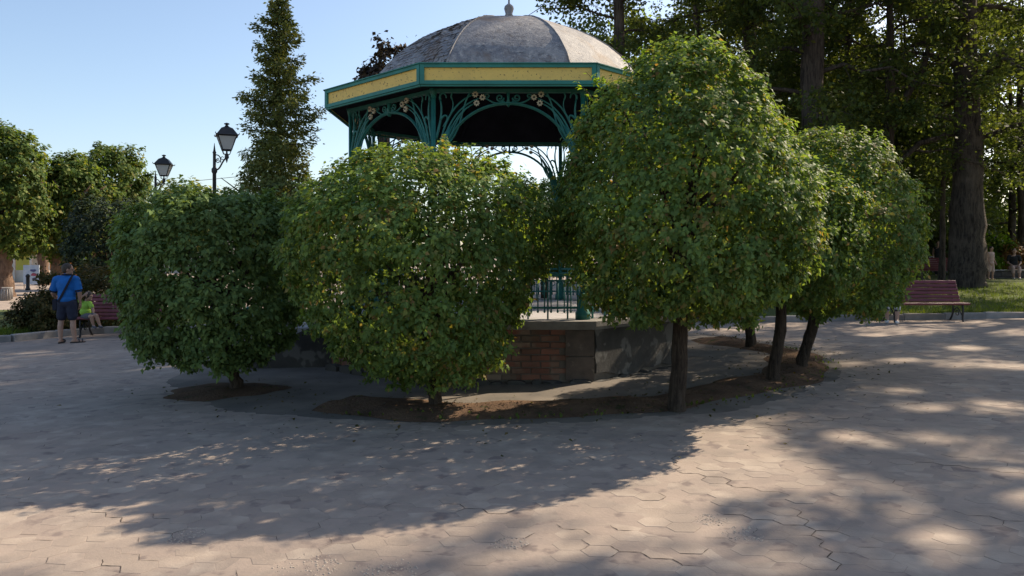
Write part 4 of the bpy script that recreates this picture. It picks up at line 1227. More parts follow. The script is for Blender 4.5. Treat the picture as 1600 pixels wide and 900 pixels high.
def conifer(px, Y, apex_py, base_py, halfw, label, seed):
    R = np.random.default_rng(seed); rd = random.Random(seed)
    X = (px - 800) / F * Y
    root = thing('conifer_tree', label, 'tree', (X, Y, g(X)))
    H = CAMZ + (400 - apex_py) / F * Y - g(X)
    LM = []; Ps = []; Ds = []; szs = []
    z = 0.6
    lev = 0
    while z < H - 0.25:
        t = z / H
        rmax = halfw * (1 - t) ** 0.62 * (1.0 + 0.22 * math.sin(9 * t + 1) + 0.12 * math.sin(23 * t))
        nb = 6 if t < 0.8 else 5
        for k in range(nb):
            a = lev * 1.1 + k * 2 * PI / nb + rd.uniform(-.35, .35)
            L = max(0.15, rmax * rd.choice((0.45, 0.6, 0.75, 0.85, 1.0)))
            if rd.random() < 0.10: L *= 0.45
            d = Vector((math.cos(a), math.sin(a), 0))
            p0 = Vector((0, 0, z)); p1 = p0 + d * L * 0.6 + Vector((0, 0, -0.04 * L)); p2 = p0 + d * L + Vector((0, 0, 0.10 * L))
            LM.append(([p0, p1, p2], [0.03 * (1 - t) + 0.008, 0.015, 0.005]))
            m = int(75 + 180 * L)
            s = R.random(m) ** 0.6
            base = np.array([tuple(p0.lerp(p1, min(1, q / .6)) if q < .6 else p1.lerp(p2, (q - .6) / .4)) for q in s])
            off = R.normal(0, 1, (m, 3)) * np.array([0.13, 0.13, 0.10]) * (0.5 + L * 0.35)
            Ps.append(base + off); Ds.append(off * 2 + np.array([d.x, d.y, -0.35]) * 0.6 + R.normal(0, .2, (m, 3)))
        z += 0.30 + 0.10 * (1 - t); lev += 1
    P = np.concatenate(Ps); D = np.concatenate(Ds); m = len(P)
    V, FF = leaves(P, R.normal(0, 0.8, (m, 3)) + np.array([0, 0, 0.6]), D, R.uniform(0.08, 0.16, m), NEEDLE)
    tag(ob('crown', arr_mesh('crown', V, FF, M['conifer']), root), kind='stuff')
    ob('trunk', trunk_mesh('trunk', [(0, 0, -0.1), (0.03, 0, H * .4), (0, 0, H * .8), (0, 0, H)], [0.18, 0.12, 0.06, 0.012], M['bark'], LM, 9, seed), root)
conifer(435, 25, -12, 400, 2.25, 'tall narrow yellow-green conifer left of the bandstand', 90)
round_tree('conifer_shrub', 'rounded yellow-green evergreen at the conifer foot', 420, 23.5, [(214, 412, 430), (222, 398, 448), (245, 384, 466), (275, 374, 478), (320, 368, 486), (400, 368, 486), (430, 380, 470)], 9000, 0.14, 'conifer', 0.1, 91, 'tree', lump=0.12, depth=0.25, tpl=NEEDLE, bark='bark')

# ------------------------------------------------------------------ benches
def slat_mesh(L, w, t):
    mb = MB(); mb.bevel_box((0, 0, 0), (L, w, t), min(w, t) * 0.22)
    return mb.mesh('slat', M['bench'])
def make_bench(label, L=1.85):
    root = thing('park_bench', label, 'bench', (0, 0, 0), 0, 'red-brown slatted park benches')
    sm = slat_mesh(L, 0.072, 0.032)
    # seat gently dished, back leaning; the front is -y
    for i, (y, z, rx) in enumerate(((-0.235, 0.405, -0.35), (-0.155, 0.425, -0.08), (-0.075, 0.42, 0.05), (0.005, 0.413, 0.08), (0.085, 0.408, 0.1))):
        ob('seat_slat', sm, root, (0, y, z), (rx, 0, 0))
    for i in range(6):
        z = 0.475 + i * 0.082; y = 0.155 + 0.035 * i * 0.95
        ob('back_slat', sm, root, (0, y, z), (PI / 2 - 0.38, 0, 0))
    for s in (-1, 1):
        mb = MB(); x = s * (L / 2 - 0.16)
        def tb(p, r): mb.tube([(x, y, z) for y, z in p], r, 7)
        def bz(a, b, c, d): return [(q.x, q.y) for q in bez((a[0], a[1], 0), (b[0], b[1], 0), (c[0], c[1], 0), (d[0], d[1], 0), 12)]
        tb(bz((-0.27, 0.0), (-0.16, 0.06), (-0.30, 0.26), (-0.22, 0.385)), 0.021)
        tb(bz((0.30, 0.0), (0.20, 0.06), (0.10, 0.22), (0.16, 0.40)), 0.021)
        tb(bz((-0.22, 0.385), (-0.05, 0.41), (0.05, 0.38), (0.14, 0.40)), 0.019)
        tb(bz((0.14, 0.40), (0.20, 0.55), (0.28, 0.75), (0.355, 0.925)), 0.018)
        tb(bz((-0.20, 0.16), (-0.05, 0.36), (0.04, 0.36), (0.17, 0.16)), 0.015)
        tb([(-0.02 + 0.055 * math.cos(a * PI / 8), 0.20 + 0.055 * math.sin(a * PI / 8)) for a in range(17)], 0.012)
        mb.box((x, -0.27, 0.008), (0.05, 0.09, 0.016)); mb.box((x, 0.30, 0.008), (0.05, 0.09, 0.016))
        mb.build('iron_leg', M['black'], root, True)
    return root
bR = make_bench('red-brown bench on the right before the giant trunk')
pr = on_ground(1448, 503)
bR.location = (pr.x, pr.y + 0.15, pr.z)
bL = copy_tree(bR); bL['label'] = 'red-brown bench with the child sitting on it'
bL.location = (-8.85, 17.35, g(-8.85)); bL.rotation_euler = (0, 0, math.radians(2))
bF = copy_tree(bR); bF['label'] = 'red-brown bench seen end-on at the photo left edge'
bF.location = (-14.7, 21.0, g(-14.7) + 0.1); bF.rotation_euler = (0, 0, math.radians(-75))
bB = copy_tree(bR); bB['label'] = 'distant bench with a white bag, left of the giant trunk'
pb = at(1452, 440, 31); bB.location = (pb.x, pb.y, lawn_z(pb.x, pb.y)); bB.rotation_euler = (0, 0, PI)

# ------------------------------------------------------------------ street lamps
def glass_mat():
    m, nt, p = new_mat('milky_glass')
    p.inputs['Base Color'].default_value = (0.82, 0.82, 0.80, 1)
    p.inputs['Roughness'].default_value = 0.35
    tr = nt.nodes.new('ShaderNodeBsdfTranslucent'); tr.inputs[0].default_value = (0.85, 0.85, 0.83, 1)
    mx = nt.nodes.new('ShaderNodeMixShader'); mx.inputs[0].default_value = 0.6
    nt.links.new(p.outputs[0], mx.inputs[1]); nt.links.new(tr.outputs[0], mx.inputs[2]); nt.links.new(mx.outputs[0], nt.nodes['Material Output'].inputs[0])
    return m
M['glass'] = glass_mat()
def make_lamp(label):
    root = thing('street_lamp', label, 'street lamp', (0, 0, 0), 0, 'lantern lamps on posts')
    mb = MB()
    mb.lathe([(0.16, 0), (0.16, 0.15), (0.11, 0.22), (0.095, 0.75), (0.11, 0.78), (0.06, 0.86), (0.045, 1.6), (0.042, 3.58), (0.065, 3.62), (0.065, 3.69), (0.036, 3.73), (0.034, 4.05), (0.045, 4.07), (0.028, 4.11), (0.02, 4.16), (0.004, 4.30)], 14)
    mb.build('post', M['black'], root, True)
    br = MB()
    def tb(p, r): br.tube([(x, 0, z) for x, z in p], r, 7)
    def bz(a, b, c, d): return [(q.x, q.z) for q in bez((a[0], 0, a[1]), (b[0], 0, b[1]), (c[0], 0, c[1]), (d[0], 0, d[1]), 12)]
    LX = 0.29
    tb(bz((0.03, 3.66), (0.16, 3.68), (0.15, 3.86), (LX, 3.96)), 0.019)
    tb(bz((0.03, 4.02), (0.10, 4.03), (0.17, 3.96), (0.14, 3.84)), 0.013)
    tb([(0.085 + 0.05 * (1 - 0.7 * i / 20) * math.cos(1.2 + i * 0.42), 3.88 + 0.06 * (1 - 0.7 * i / 20) * math.sin(1.2 + i * 0.42)) for i in range(21)], 0.010)
    tb([(0.185 + 0.032 * math.cos(0.5 + i * 0.5), 3.945 + 0.032 * math.sin(0.5 + i * 0.5)) for i in range(11)], 0.009)
    br.build('bracket', M['black'], root, True)
    ln = thing('lantern_pivot', None, None) if False else None
    fr = MB()
    fr.lathe([(0.004, 3.83), (0.02, 3.88), (0.028, 3.93), (0.05, 3.945), (0.045, 4.02), (0.02, 4.06), (0.02, 4.12)], 10)
    hb, ht, zb, zt = 0.098, 0.205, 4.13, 4.455
    c4 = [(-1, -1), (1, -1), (1, 1), (-1, 1)]
    for sx, sy in c4:
        fr.tube([(sx * hb, sy * hb, zb), (sx * ht, sy * ht, zt)], 0.013, 6)
        fr.tube([(0, 0, 4.02), (sx * hb * .7, sy * hb * .7, 4.04), (sx * hb, sy * hb, zb)], 0.008, 5)
    for h, z in ((hb, zb), (ht, zt)):
        for k in range(4):
            a, b = c4[k], c4[(k + 1) % 4]
            fr.tube([(a[0] * h, a[1] * h, z), (b[0] * h, b[1] * h, z)], 0.014, 6)
    lan = fr.build('lantern_frame', M['black'], root, False, (LX, 0, 0), (0, 0, math.radians(24)))
    for k in range(4):
        a, b = c4[k], c4[(k + 1) % 4]
        pm_ = MB()
        q = 0.985
        P = [(a[0] * hb * q, a[1] * hb * q, zb), (b[0] * hb * q, b[1] * hb * q, zb), (b[0] * ht * q, b[1] * ht * q, zt), (a[0] * ht * q, a[1] * ht * q, zt)]
        n = Vector((a[0] + b[0], a[1] + b[1], 0)).normalized() * 0.005
        P2 = [tuple(Vector(p) - n) for p in P]
        pm_.add(P + P2, [(0, 1, 2, 3), (7, 6, 5, 4), (0, 4, 5, 1), (1, 5, 6, 2), (2, 6, 7, 3), (3, 7, 4, 0)])
        pm_.build('pane', M['glass'], lan)
    rf = MB()
    s2 = math.sqrt(2)
    rf.lathe([(0.245 * s2, 4.462), (0.248 * s2, 4.475), (0.225 * s2, 4.49), (0.125 * s2, 4.635), (0.07 * s2, 4.665), (0.045, 4.69)], 4, (0, 0, 0), PI / 4)
    rf.lathe([(0.03, 4.68), (0.045, 4.70), (0.02, 4.72), (0.06, 4.735), (0.062, 4.755), (0.01, 4.775)], 10)
    for sx, sy in c4: rf.tube([(sx * 0.235, sy * 0.235, 4.465), (sx * 0.262, sy * 0.262, 4.49), (sx * 0.255, sy * 0.255, 4.52)], [0.014, 0.010, 0.004], 5)
    rf.build('lantern_roof', M['black'], root, False, (LX, 0, 0), (0, 0, math.radians(24)))
    return root
lmp = make_lamp('nearer black lantern lamp, the taller-looking right one of the pair')
p = at(335, 400, 18.0); lmp.location = (p.x, p.y, 0.0)
l2 = copy_tree(lmp); l2['label'] = 'farther black lantern lamp, the lower left one of the pair'
p = at(243, 400, 23.5); l2.location = (p.x, p.y, -0.03); l2.rotation_euler = (0, 0, math.radians(35))
l2.rotation_euler = (0, 0, math.radians(-12))
mb = MB(); mb.tube([at(100, 300, 60) + Vector((0, 0, 0.2)), at(240, 289, 60), at(372, 276, 60)], 0.02, 5)
tag(mb.build('overhead_cable', M['black']), 'thin overhead cable crossing the sky behind the lamps', 'cable')

# ------------------------------------------------------------------ people
def plain(name, c, rough=0.8, var=0.15, sc=12):
    return surf(name, c, tuple(x * (1 - var) for x in c), scale=sc, rough=rough, bmp=0.5 if 'cloth' in name or 'denim' in name else 0.12, bscale=9 if 'cloth' in name or 'denim' in name else 60, bdist=0.03 if 'cloth' in name or 'denim' in name else 0.01)
SKIN = plain('skin', (0.42, 0.25, 0.175), 0.55, 0.12)
HAIR = surf('dark_hair', (0.065, 0.045, 0.03), (0.035, 0.025, 0.018), scale=60, rough=0.6, bmp=0.6, bscale=120)
def blob(name, caps, ells, mat, parent, voxel=0.009, smooth=3):
    mb = MB()
    for a, b, ra, rb in caps: mb.capsule(a, b, ra, rb)
    for e in ells:
        mb.ellipsoid(e[0], e[1], 16, e[2] if len(e) > 2 else None)
    o = mb.build(name + '_raw', mat)
    r = o.modifiers.new('r', 'REMESH'); r.mode = 'VOXEL'; r.voxel_size = voxel; r.use_smooth_shade = True
    s = o.modifiers.new('s', 'SMOOTH'); s.factor = 0.5; s.iterations = smooth
    dg = bpy.context.evaluated_depsgraph_get(); dg.update()
    me = bpy.data.meshes.new_from_object(o.evaluated_get(dg))
    me.name = name
    if not me.materials: me.materials.append(mat)
    me.polygons.foreach_set('use_smooth', [True] * len(me.polygons))
    bpy.data.objects.remove(o)
    o = ob(name, me)
    if parent is not None:
        o.parent = parent
        o.location = -parent.location
    return o
def head(c, r, face, caps, ells, tilt=0.0):
    """face: horizontal direction of the nose; r: head half-height"""
    f = Vector((face[0], face[1], 0)).normalized(); s = Vector((-f.y, f.x, 0)); u = Vector((0, 0, 1))
    R = Matrix((s, f, u)).transposed()
    def P(x, y, z): return c + R @ Vector((x * r, y * r, z * r))
    ells.append((P(0, -0.05, 0.12), (0.70 * r, 0.86 * r, 0.86 * r), R))
    ells.append((P(0, 0.15, -0.38), (0.54 * r, 0.62 * r, 0.62 * r), R))
    ells.append((P(0, 0.86, -0.12), (0.11 * r, 0.18 * r, 0.18 * r), R))     # nose
    ells.append((P(0, 0.72, -0.50), (0.22 * r, 0.10 * r, 0.09 * r), R))     # mouth
    ells.append((P(0, 0.58, -0.84), (0.24 * r, 0.2 * r, 0.15 * r), R))      # chin
    for k in (-1, 1):
        ells.append((P(k * 0.72, -0.05, -0.1), (0.08 * r, 0.16 * r, 0.24 * r), R))   # ears
        ells.append((P(k * 0.28, 0.74, 0.12), (0.24 * r, 0.10 * r, 0.07 * r), R))    # brow
    return P, R
def hair_cap(P, R, r, parent, low=-0.3, voxel=0.008, thick=1.0):
    ells = [(P(0, -0.13, 0.20), (0.755 * r * thick, 0.86 * r * thick, 0.86 * r * thick), R), (P(0, -0.42, -0.15), (0.64 * r, 0.5 * r, 0.55 * r), R)]
    return blob('hair', [], ells, HAIR, parent, voxel)
def eyes(P, r, parent):
    for k in (-1, 1):
        mb = MB(); mb.ellipsoid(P(k * 0.28, 0.775, -0.02) , (0.09 * r, 0.06 * r, 0.06 * r), 10)
        o = mb.build('eye', M['black'], parent, True); o.location = -parent.location
def hand(w, d, n, caps, ells, s=1.0, curl=0.3):
    """wrist w, pointing d, palm facing n: palm and five bent fingers"""
    d = Vector(d).normalized(); n = Vector(n); n = (n - d * n.dot(d)).normalized(); a = d.cross(n)
    R = Matrix((a, d, n)).transposed()
    ells.append((w + d * 0.048 * s, (0.040 * s, 0.052 * s, 0.018 * s), R))
    for i, (o, L) in enumerate(((-0.030, 0.062), (-0.010, 0.074), (0.010, 0.070), (0.029, 0.054))):
        b = w + d * 0.09 * s + a * o * s
        m = b + (d * math.cos(curl) + n * math.sin(curl)) * L * 0.55 * s
        e = m + (d * math.cos(curl * 2.4) + n * math.sin(curl * 2.4)) * L * 0.5 * s
        caps.append((b - d * 0.02 * s, m, 0.0095 * s, 0.009 * s)); caps.append((m, e, 0.009 * s, 0.0075 * s))
    b = w + d * 0.025 * s - a * 0.034 * s
    m = b + (d * 0.7 - a * 0.7).normalized() * 0.04 * s
    caps.append((b, m, 0.012 * s, 0.010 * s)); caps.append((m, m + (d * 0.9 + n * 0.4 - a * 0.1).normalized() * 0.032 * s, 0.010 * s, 0.008 * s))
def strap_mesh(pts, w, t, nrm):
    """ribbon along pts, width w, thickness t; nrm outward direction at each point"""
    mb = MB(); V = []
    for i, (p, n) in enumerate(zip(pts, nrm)):
        q = (pts[min(i + 1, len(pts) - 1)] - pts[max(i - 1, 0)]).normalized()
        n = Vector(n).normalized(); a = q.cross(n).normalized()
        V += [p + a * w / 2, p - a * w / 2, p - a * w / 2 + n * t, p + a * w / 2 + n * t]
    FA = []
    for i in range(len(pts) - 1):
        for k in range(4):
            FA.append((4 * i + k, 4 * i + (k + 1) % 4, 4 * i + 4 + (k + 1) % 4, 4 * i + 4 + k))
    FA += [(3, 2, 1, 0), tuple(4 * (len(pts) - 1) + k for k in range(4))]
    mb.add(V, FA)
    return mb

# the man
mf = on_ground(106, 536)
man = thing('person', 'man in blue polo shirt and dark shorts standing with his back turned', 'person', mf)
Z = mf.z
def m_(px, z, dy=0.0):
    Y = mf.y + dy
    return Vector(((px - 800) / F * Y, Y, Z + z))
caps = []; ells = []
hipL, hipR = m_(98.5, 0.80), m_(111.5, 0.80)
knL, knR = m_(95.5, 0.46, 0.02), m_(114, 0.46, 0.02)
anL, anR = m_(94.5, 0.075, -0.03), m_(117, 0.075, 0.0)
for hp, kn, an, fd in ((hipL, knL, anL, Vector((-0.15, 0.95, 0))), (hipR, knR, anR, Vector((0.75, 0.6, 0)))):
    fd.normalize()
    mid = kn.lerp(an, 0.30) + Vector((0, -0.018, 0))
    caps += [(hp, kn, 0.083, 0.056), (kn, mid, 0.054, 0.057), (mid, an, 0.057, 0.036), (an, an + Vector((0, 0, -0.02)), 0.038, 0.036)]
    caps += [(an + Vector((0, 0, -0.03)) - fd * 0.035, an + fd * 0.13 + Vector((0, 0, -0.045)), 0.034, 0.026)]
    sd = Vector((-fd.y, fd.x, 0))
    for i in range(5):
        b = an + fd * (0.135 + 0.008 * (2 - abs(i - 2))) + sd * (i - 2) * 0.016 + Vector((0, 0, -0.048))
        caps.append((b, b + fd * 0.025, 0.0105, 0.0095))
pel = m_(105, 0.86); chest = m_(103.5, 1.22); neck = m_(103.5, 1.38); hd = m_(106, 1.535)
ells += [(pel, (0.155, 0.11, 0.13)), (m_(104.5, 1.03), (0.155, 0.115, 0.16)), (chest, (0.185, 0.115, 0.17))]
caps += [(m_(103.5, 1.30), m_(105, 1.44), 0.062, 0.056), (m_(91.5, 1.335), m_(116, 1.335), 0.068, 0.068)]
shL, shR = m_(88, 1.32), m_(119, 1.32)
elL, elR = m_(82.5, 1.04, 0.04), m_(124, 1.05, 0.02)
wrL, wrR = m_(87, 0.93, 0.24), m_(125.5, 0.83, 0.10)
for sh, el, wr, n in ((shL, elL, wrL, (1, 0, 0)), (shR, elR, wrR, (-1, 0, 0))):
    mid = el.lerp(wr, 0.3)
    caps += [(sh, el, 0.055, 0.041), (el, mid, 0.041, 0.041), (mid, wr, 0.041, 0.027)]
    hand(wr, wr - el, n, caps, ells, 1.0, 0.35)
Pm, Rm = head(hd, 0.122, (0.86, 0.5), caps, ells)
body = blob('body', caps, ells, SKIN, man, 0.0085, 3)
hair_cap(Pm, Rm, 0.122, man)
eyes(Pm, 0.122, man)
BLUE = plain('blue_cloth', (0.008, 0.14, 0.46), 0.8, 0.2, 7)
NAVY = plain('navy_cloth', (0.012, 0.014, 0.028), 0.85)
DENIM = plain('dark_denim', (0.025, 0.03, 0.055), 0.85, 0.4, 9)
shirt = blob('polo_shirt', [(m_(91, 1.325), m_(116.5, 1.325), 0.085, 0.085), (shL, shL.lerp(elL, 0.72), 0.076, 0.078), (shR, shR.lerp(elR, 0.72), 0.076, 0.078), (m_(103.5, 1.36), m_(104.3, 1.40), 0.085, 0.075)],
     [(m_(103.8, 1.20), (0.198, 0.145, 0.20)), (m_(104.2, 1.02), (0.178, 0.14, 0.20)), (m_(104.3, 0.92), (0.18, 0.145, 0.115))], BLUE, man, 0.011, 2)
sh2 = blob('shorts', [(hipL + Vector((0, 0, 0.03)), hipL.lerp(knL, 0.72), 0.112, 0.098), (hipR + Vector((0, 0, 0.03)), hipR.lerp(knR, 0.72), 0.112, 0.098)], [(m_(105, 0.84), (0.175, 0.13, 0.11))], DENIM, man, 0.011, 2)
blob('collar', [(Vector(m_(104.2, 1.415)) + Vector((0.084 * math.cos(a), 0.08 * math.sin(a), 0.01)), Vector(m_(104.2, 1.415)) + Vector((0.084 * math.cos(a + .5), 0.08 * math.sin(a + .5), 0.01)), 0.018, 0.018) for a in np.arange(0, 6.3, 0.5)], [], NAVY, man, 0.008, 1)
for sh, el in ((shL, elL), (shR, elR)):
    p = sh.lerp(el, 0.84); d = (el - sh).normalized()
    mb = MB(); mb.tube([p - d * 0.016, p + d * 0.012], 0.075, 16)
    o = mb.build('sleeve_band', NAVY, man, True); o.location = -man.location
pts = []; nr = []
for i in range(11):
    t = i / 10
    px = 114 + (91 - 114) * t; z = 1.425 + (0.86 - 1.425) * t
    e = abs(2 * t - 1) ** 2.2
    pts.append(m_(px, z, -0.160 + 0.05 * e)); nr.append((0, -1, 0.2 if t < .2 else 0))
o = strap_mesh(pts, 0.045, 0.01, nr).build('bag_strap', NAVY, man); o.location = -man.location
mb = MB(); mb.bevel_box(m_(89.5, 0.80, 0.03), (0.09, 0.20, 0.24), 0.02)
o = mb.build('shoulder_bag', NAVY, man); o.location = -man.location
for an, fd in ((anL, Vector((-0.15, 0.95, 0))), (anR, Vector((0.75, 0.6, 0)))):
    fd.normalize(); sd = Vector((-fd.y, fd.x, 0))
    c = an + fd * 0.055 - Vector((0, 0, 0.0)); c.z = Z + 0.012
    pl = []
    for i in range(20):
        w = 2 * PI * i / 20
        pl.append(c + fd * 0.145 * math.cos(w) + sd * (0.047 + 0.008 * math.cos(w)) * math.sin(w))
    mb = MB(); mb.add([q + Vector((0, 0, -0.012)) for q in pl] + [q + Vector((0, 0, 0.014)) for q in pl], [tuple(range(19, -1, -1)), tuple(range(20, 40))] + [(i, (i + 1) % 20, 20 + (i + 1) % 20, 20 + i) for i in range(20)])
    for k, dz in ((0.03, 0.055), (0.12, 0.045)):
        b = c + fd * k * 0.7
        mb.tube([b + sd * 0.047 + Vector((0, 0, 0.01)), b + sd * 0.035 + Vector((0, 0, dz)), b + Vector((0, 0, dz + 0.016)), b - sd * 0.035 + Vector((0, 0, dz)), b - sd * 0.047 + Vector((0, 0, 0.01))], 0.011, 6)
    o = mb.build('sandal', M['black'], man); o.location = -man.location

# the child on the bench
cf = Vector((at(137, 498, 17.15).x, 17.15, at(137, 498, 17.15).z))
kid = thing('person', 'small child in lime green top sitting on the bench, hand to head', 'person', cf)
c_ = lambda px, py, Y: at(px, py, Y)
caps = []; ells = []
pelv = c_(135.5, 493, 17.15); chs = c_(133, 478, 17.16); nk = c_(135.5, 469, 17.15); hdc = c_(139, 462.5, 17.13)
knA, knB = c_(143, 494.5, 16.88), c_(150.5, 493, 16.92)
anA, anB = c_(146, 509, 16.90), c_(156, 508.5, 16.93)
for hp, kn, an in ((c_(134, 494, 17.1), knA, anA), (c_(139, 494, 17.12), knB, anB)):
    caps += [(hp, kn, 0.060, 0.042), (kn, kn.lerp(an, .35), 0.041, 0.042), (kn.lerp(an, .35), an, 0.042, 0.026)]
    fd = Vector((0.8, -0.6, -0.1)).normalized()
    caps += [(an, an + fd * 0.08 + Vector((0, 0, -0.02)), 0.028, 0.022)]
ells += [(pelv, (0.11, 0.09, 0.085)), (c_(134, 486, 17.15), (0.10, 0.08, 0.11)), (chs, (0.105, 0.078, 0.10))]
caps += [(c_(128.5, 473.5, 17.15), c_(140, 473.5, 17.12), 0.042, 0.042), (c_(134.5, 473, 17.15), c_(137, 466.5, 17.14), 0.036, 0.034)]
shA, elA, wrA = c_(127.5, 473.5, 17.14), c_(123.5, 467.5, 17.02), c_(131, 461.5, 17.04)
shB, elB, wrB = c_(140.5, 474, 17.1), c_(145.5, 483, 17.05), c_(146.5, 491.5, 16.98)
for sh, el, wr, n in ((shA, elA, wrA, (0, 1, 0)), (shB, elB, wrB, (-1, 0, -.3))):
    caps += [(sh, el, 0.034, 0.027), (el, wr, 0.027, 0.020)]
    hand(wr, (wr - el), n, caps, ells, 0.62, 0.3)
Pk, Rk = head(hdc, 0.098, (0.95, -0.25), caps, ells)
blob('body', caps, ells, SKIN, kid, 0.0075, 3)
hair_cap(Pk, Rk, 0.098, kid, thick=1.07)
eyes(Pk, 0.098, kid)
LIME = plain('lime_cloth', (0.32, 0.55, 0.07), 0.8, 0.15)
GREY = plain('grey_cloth', (0.10, 0.10, 0.115), 0.85)
blob('top', [(c_(128.3, 473.8, 17.15), c_(140.2, 473.8, 17.12), 0.052, 0.052), (shA, shA.lerp(elA, .6), 0.048, 0.046), (shB, shB.lerp(elB, .6), 0.046, 0.048)], [(c_(133.2, 478.5, 17.15), (0.125, 0.098, 0.105)), (c_(133.5, 487, 17.15), (0.125, 0.10, 0.10))], LIME, kid, 0.009, 2)
blob('shorts', [(c_(134, 494, 17.12), c_(134, 494, 17.1).lerp(knA, .66), 0.075, 0.062), (c_(139, 494, 17.12), c_(139, 494, 17.12).lerp(knB, .66), 0.075, 0.062)], [(c_(135.5, 494, 17.15), (0.13, 0.10, 0.065))], GREY, kid, 0.009, 2)
for an in (anA, anB):
    fd = Vector((0.8, -0.6, -0.1)).normalized()
    blob('shoe', [(an + Vector((0, 0, -0.012)), an + fd * 0.03 + Vector((0, 0, -0.02)), 0.034, 0.034), (an + fd * 0.02 + Vector((0, 0, -0.022)), an + fd * 0.095 + Vector((0, 0, -0.026)), 0.034, 0.027)], [], GREY, kid, 0.008, 1)

def seated(foot, label, face, top, pants, shoes, voxel=0.011, skin_arms=True):
    """an adult sitting on a 0.43 m seat; foot = ground point under the hips, face = direction the knees point"""
    root = thing('person', label, 'person', foot)
    f = Vector((face[0], face[1], 0)).normalized(); s = Vector((-f.y, f.x, 0)); u = Vector((0, 0, 1))
    def P(a, b, z): return foot + s * a + f * b + u * z
    caps = []; ells = []; cl = []; sh = []
    for k in (-1, 1):
        h, kn, an = P(0.09 * k, 0, 0.52), P(0.11 * k, 0.40, 0.50), P(0.10 * k, 0.45 + 0.05 * k, 0.085)
        caps += [(h, kn, 0.08, 0.055), (kn, kn.lerp(an, .3), 0.055, 0.056), (kn.lerp(an, .3), an, 0.056, 0.036), (an, an + f * 0.14 - u * 0.045, 0.036, 0.027)]
        cl += [(h, kn, 0.098, 0.076), (kn, kn.lerp(an, 0.45), 0.074, 0.07)]
        sh.append((an - u * 0.035, an + f * 0.14 - u * 0.045, 0.045, 0.036))
        so, el, wr = P(0.19 * k, 0.0, 0.98), P(0.24 * k, 0.06, 0.72), P(0.13 * k, 0.28, 0.62)
        caps += [(so, el, 0.05, 0.04), (el, wr, 0.04, 0.027)]
        hand(wr, wr - el, -u, caps, ells, 0.95, 0.35)
    ells += [(P(0, 0, 0.55), (0.16, 0.13, 0.12)), (P(0, 0, 0.75), (0.145, 0.11, 0.16)), (P(0, 0, 0.92), (0.17, 0.11, 0.15))]
    caps += [(P(-.15, 0, 1.0), P(.15, 0, 1.0), .06, .06), (P(0, 0, 1.0), P(0, 0.03, 1.12), .055, .05)]
    Ph, Rh = head(P(0, 0.05, 1.22), 0.118, (f.x, f.y), caps, ells)
    blob('body', caps, ells, SKIN, root, voxel, 3)
    hair_cap(Ph, Rh, 0.118, root)
    blob('top', [(P(-.16, 0, .985), P(.16, 0, .985), .075, .075)] + [(P(.19 * k, 0, .98), P(.225 * k, .04, .82), .066, .064) for k in (-1, 1)], [(P(0, 0, .88), (.19, .135, .17)), (P(0, 0, .70), (.17, .14, .17))], top, root, 0.013, 2)
    blob('trousers', cl, [(P(0, 0, .55), (.175, .15, .11))], pants, root, 0.013, 2)
    for a in sh: blob('shoe', [a], [], shoes, root, 0.011, 1)
    return root
WHITE = plain('white_cloth', (0.62, 0.60, 0.58), 0.8)
SPOT = surf('black_white_print', (0.55, 0.53, 0.52), (0.03, 0.03, 0.03), scale=14, lo=0.48, hi=0.54, rough=0.85, bmp=0.1)
BLACKC = plain('black_cloth', (0.02, 0.02, 0.022), 0.9)
PINK = plain('pale_pink_cloth', (0.55, 0.38, 0.33), 0.85)
bx = at(1398, 470, pr.y)
seated(Vector((bx.x, pr.y + 0.12, g(bx.x))), 'seated person in printed trousers and white shoes, half hidden by leaves', (-0.45, -0.9), BLACKC, SPOT, WHITE)
def standing(foot, label, H, face, top, bottom, skirt=False, voxel=0.013):
    root = thing('person', label, 'person', foot)
    k = H / 1.7
    f = Vector((face[0], face[1], 0)).normalized(); s = Vector((-f.y, f.x, 0)); u = Vector((0, 0, 1))
    def P(a, b, z): return foot + (s * a + f * b + u * z) * k
    caps = []; ells = []; cl = []
    for q in (-1, 1):
        h, kn, an = P(.085 * q, 0, .84), P(.09 * q, .02 + .03 * q, .47), P(.09 * q, .04 * q - .02, .08)
        caps += [(h, kn, .08 * k, .052 * k), (kn, kn.lerp(an, .3), .052 * k, .054 * k), (kn.lerp(an, .3), an, .054 * k, .034 * k), (an, an + f * .15 * k - u * .05 * k, .034 * k, .026 * k)]
        cl += [(h, kn if skirt else an.lerp(kn, .1), .10 * k, (.085 if skirt else .055) * k)]
        so, el, wr = P(.18 * q, 0, 1.36), P(.215 * q, -.01, 1.08), P(.19 * q, .12, .86)
        caps += [(so, el, .048 * k, .038 * k), (el, wr, .038 * k, .026 * k)]
        hand(wr, wr - el, -s * q, caps, ells, .95 * k, .3)
    ells += [(P(0, 0, .90), (.15 * k, .11 * k, .13 * k)), (P(0, 0, 1.08), (.14 * k, .105 * k, .16 * k)), (P(0, 0, 1.26), (.165 * k, .11 * k, .15 * k))]
    caps += [(P(-.14, 0, 1.37), P(.14, 0, 1.37), .058 * k, .058 * k), (P(0, 0, 1.37), P(0, .02, 1.48), .052 * k, .048 * k)]
    Ph, Rh = head(P(0, .03, 1.585), .118 * k, (f.x, f.y), caps, ells)
    blob('body', caps, ells, SKIN, root, voxel, 3)
    hair_cap(Ph, Rh, .118 * k, root, voxel=0.01)
    blob('top', [(P(-.15, 0, 1.355), P(.15, 0, 1.355), .072 * k, .072 * k)], [(P(0, 0, 1.22), (.185 * k, .13 * k, .18 * k)), (P(0, 0, 1.02), (.165 * k, .13 * k, .18 * k))], top, root, 0.015, 2)
    blob('skirt' if skirt else 'trousers', cl, [(P(0, 0, .86), (.17 * k, .14 * k, .14 * k))], bottom, root, 0.015, 2)
    return root
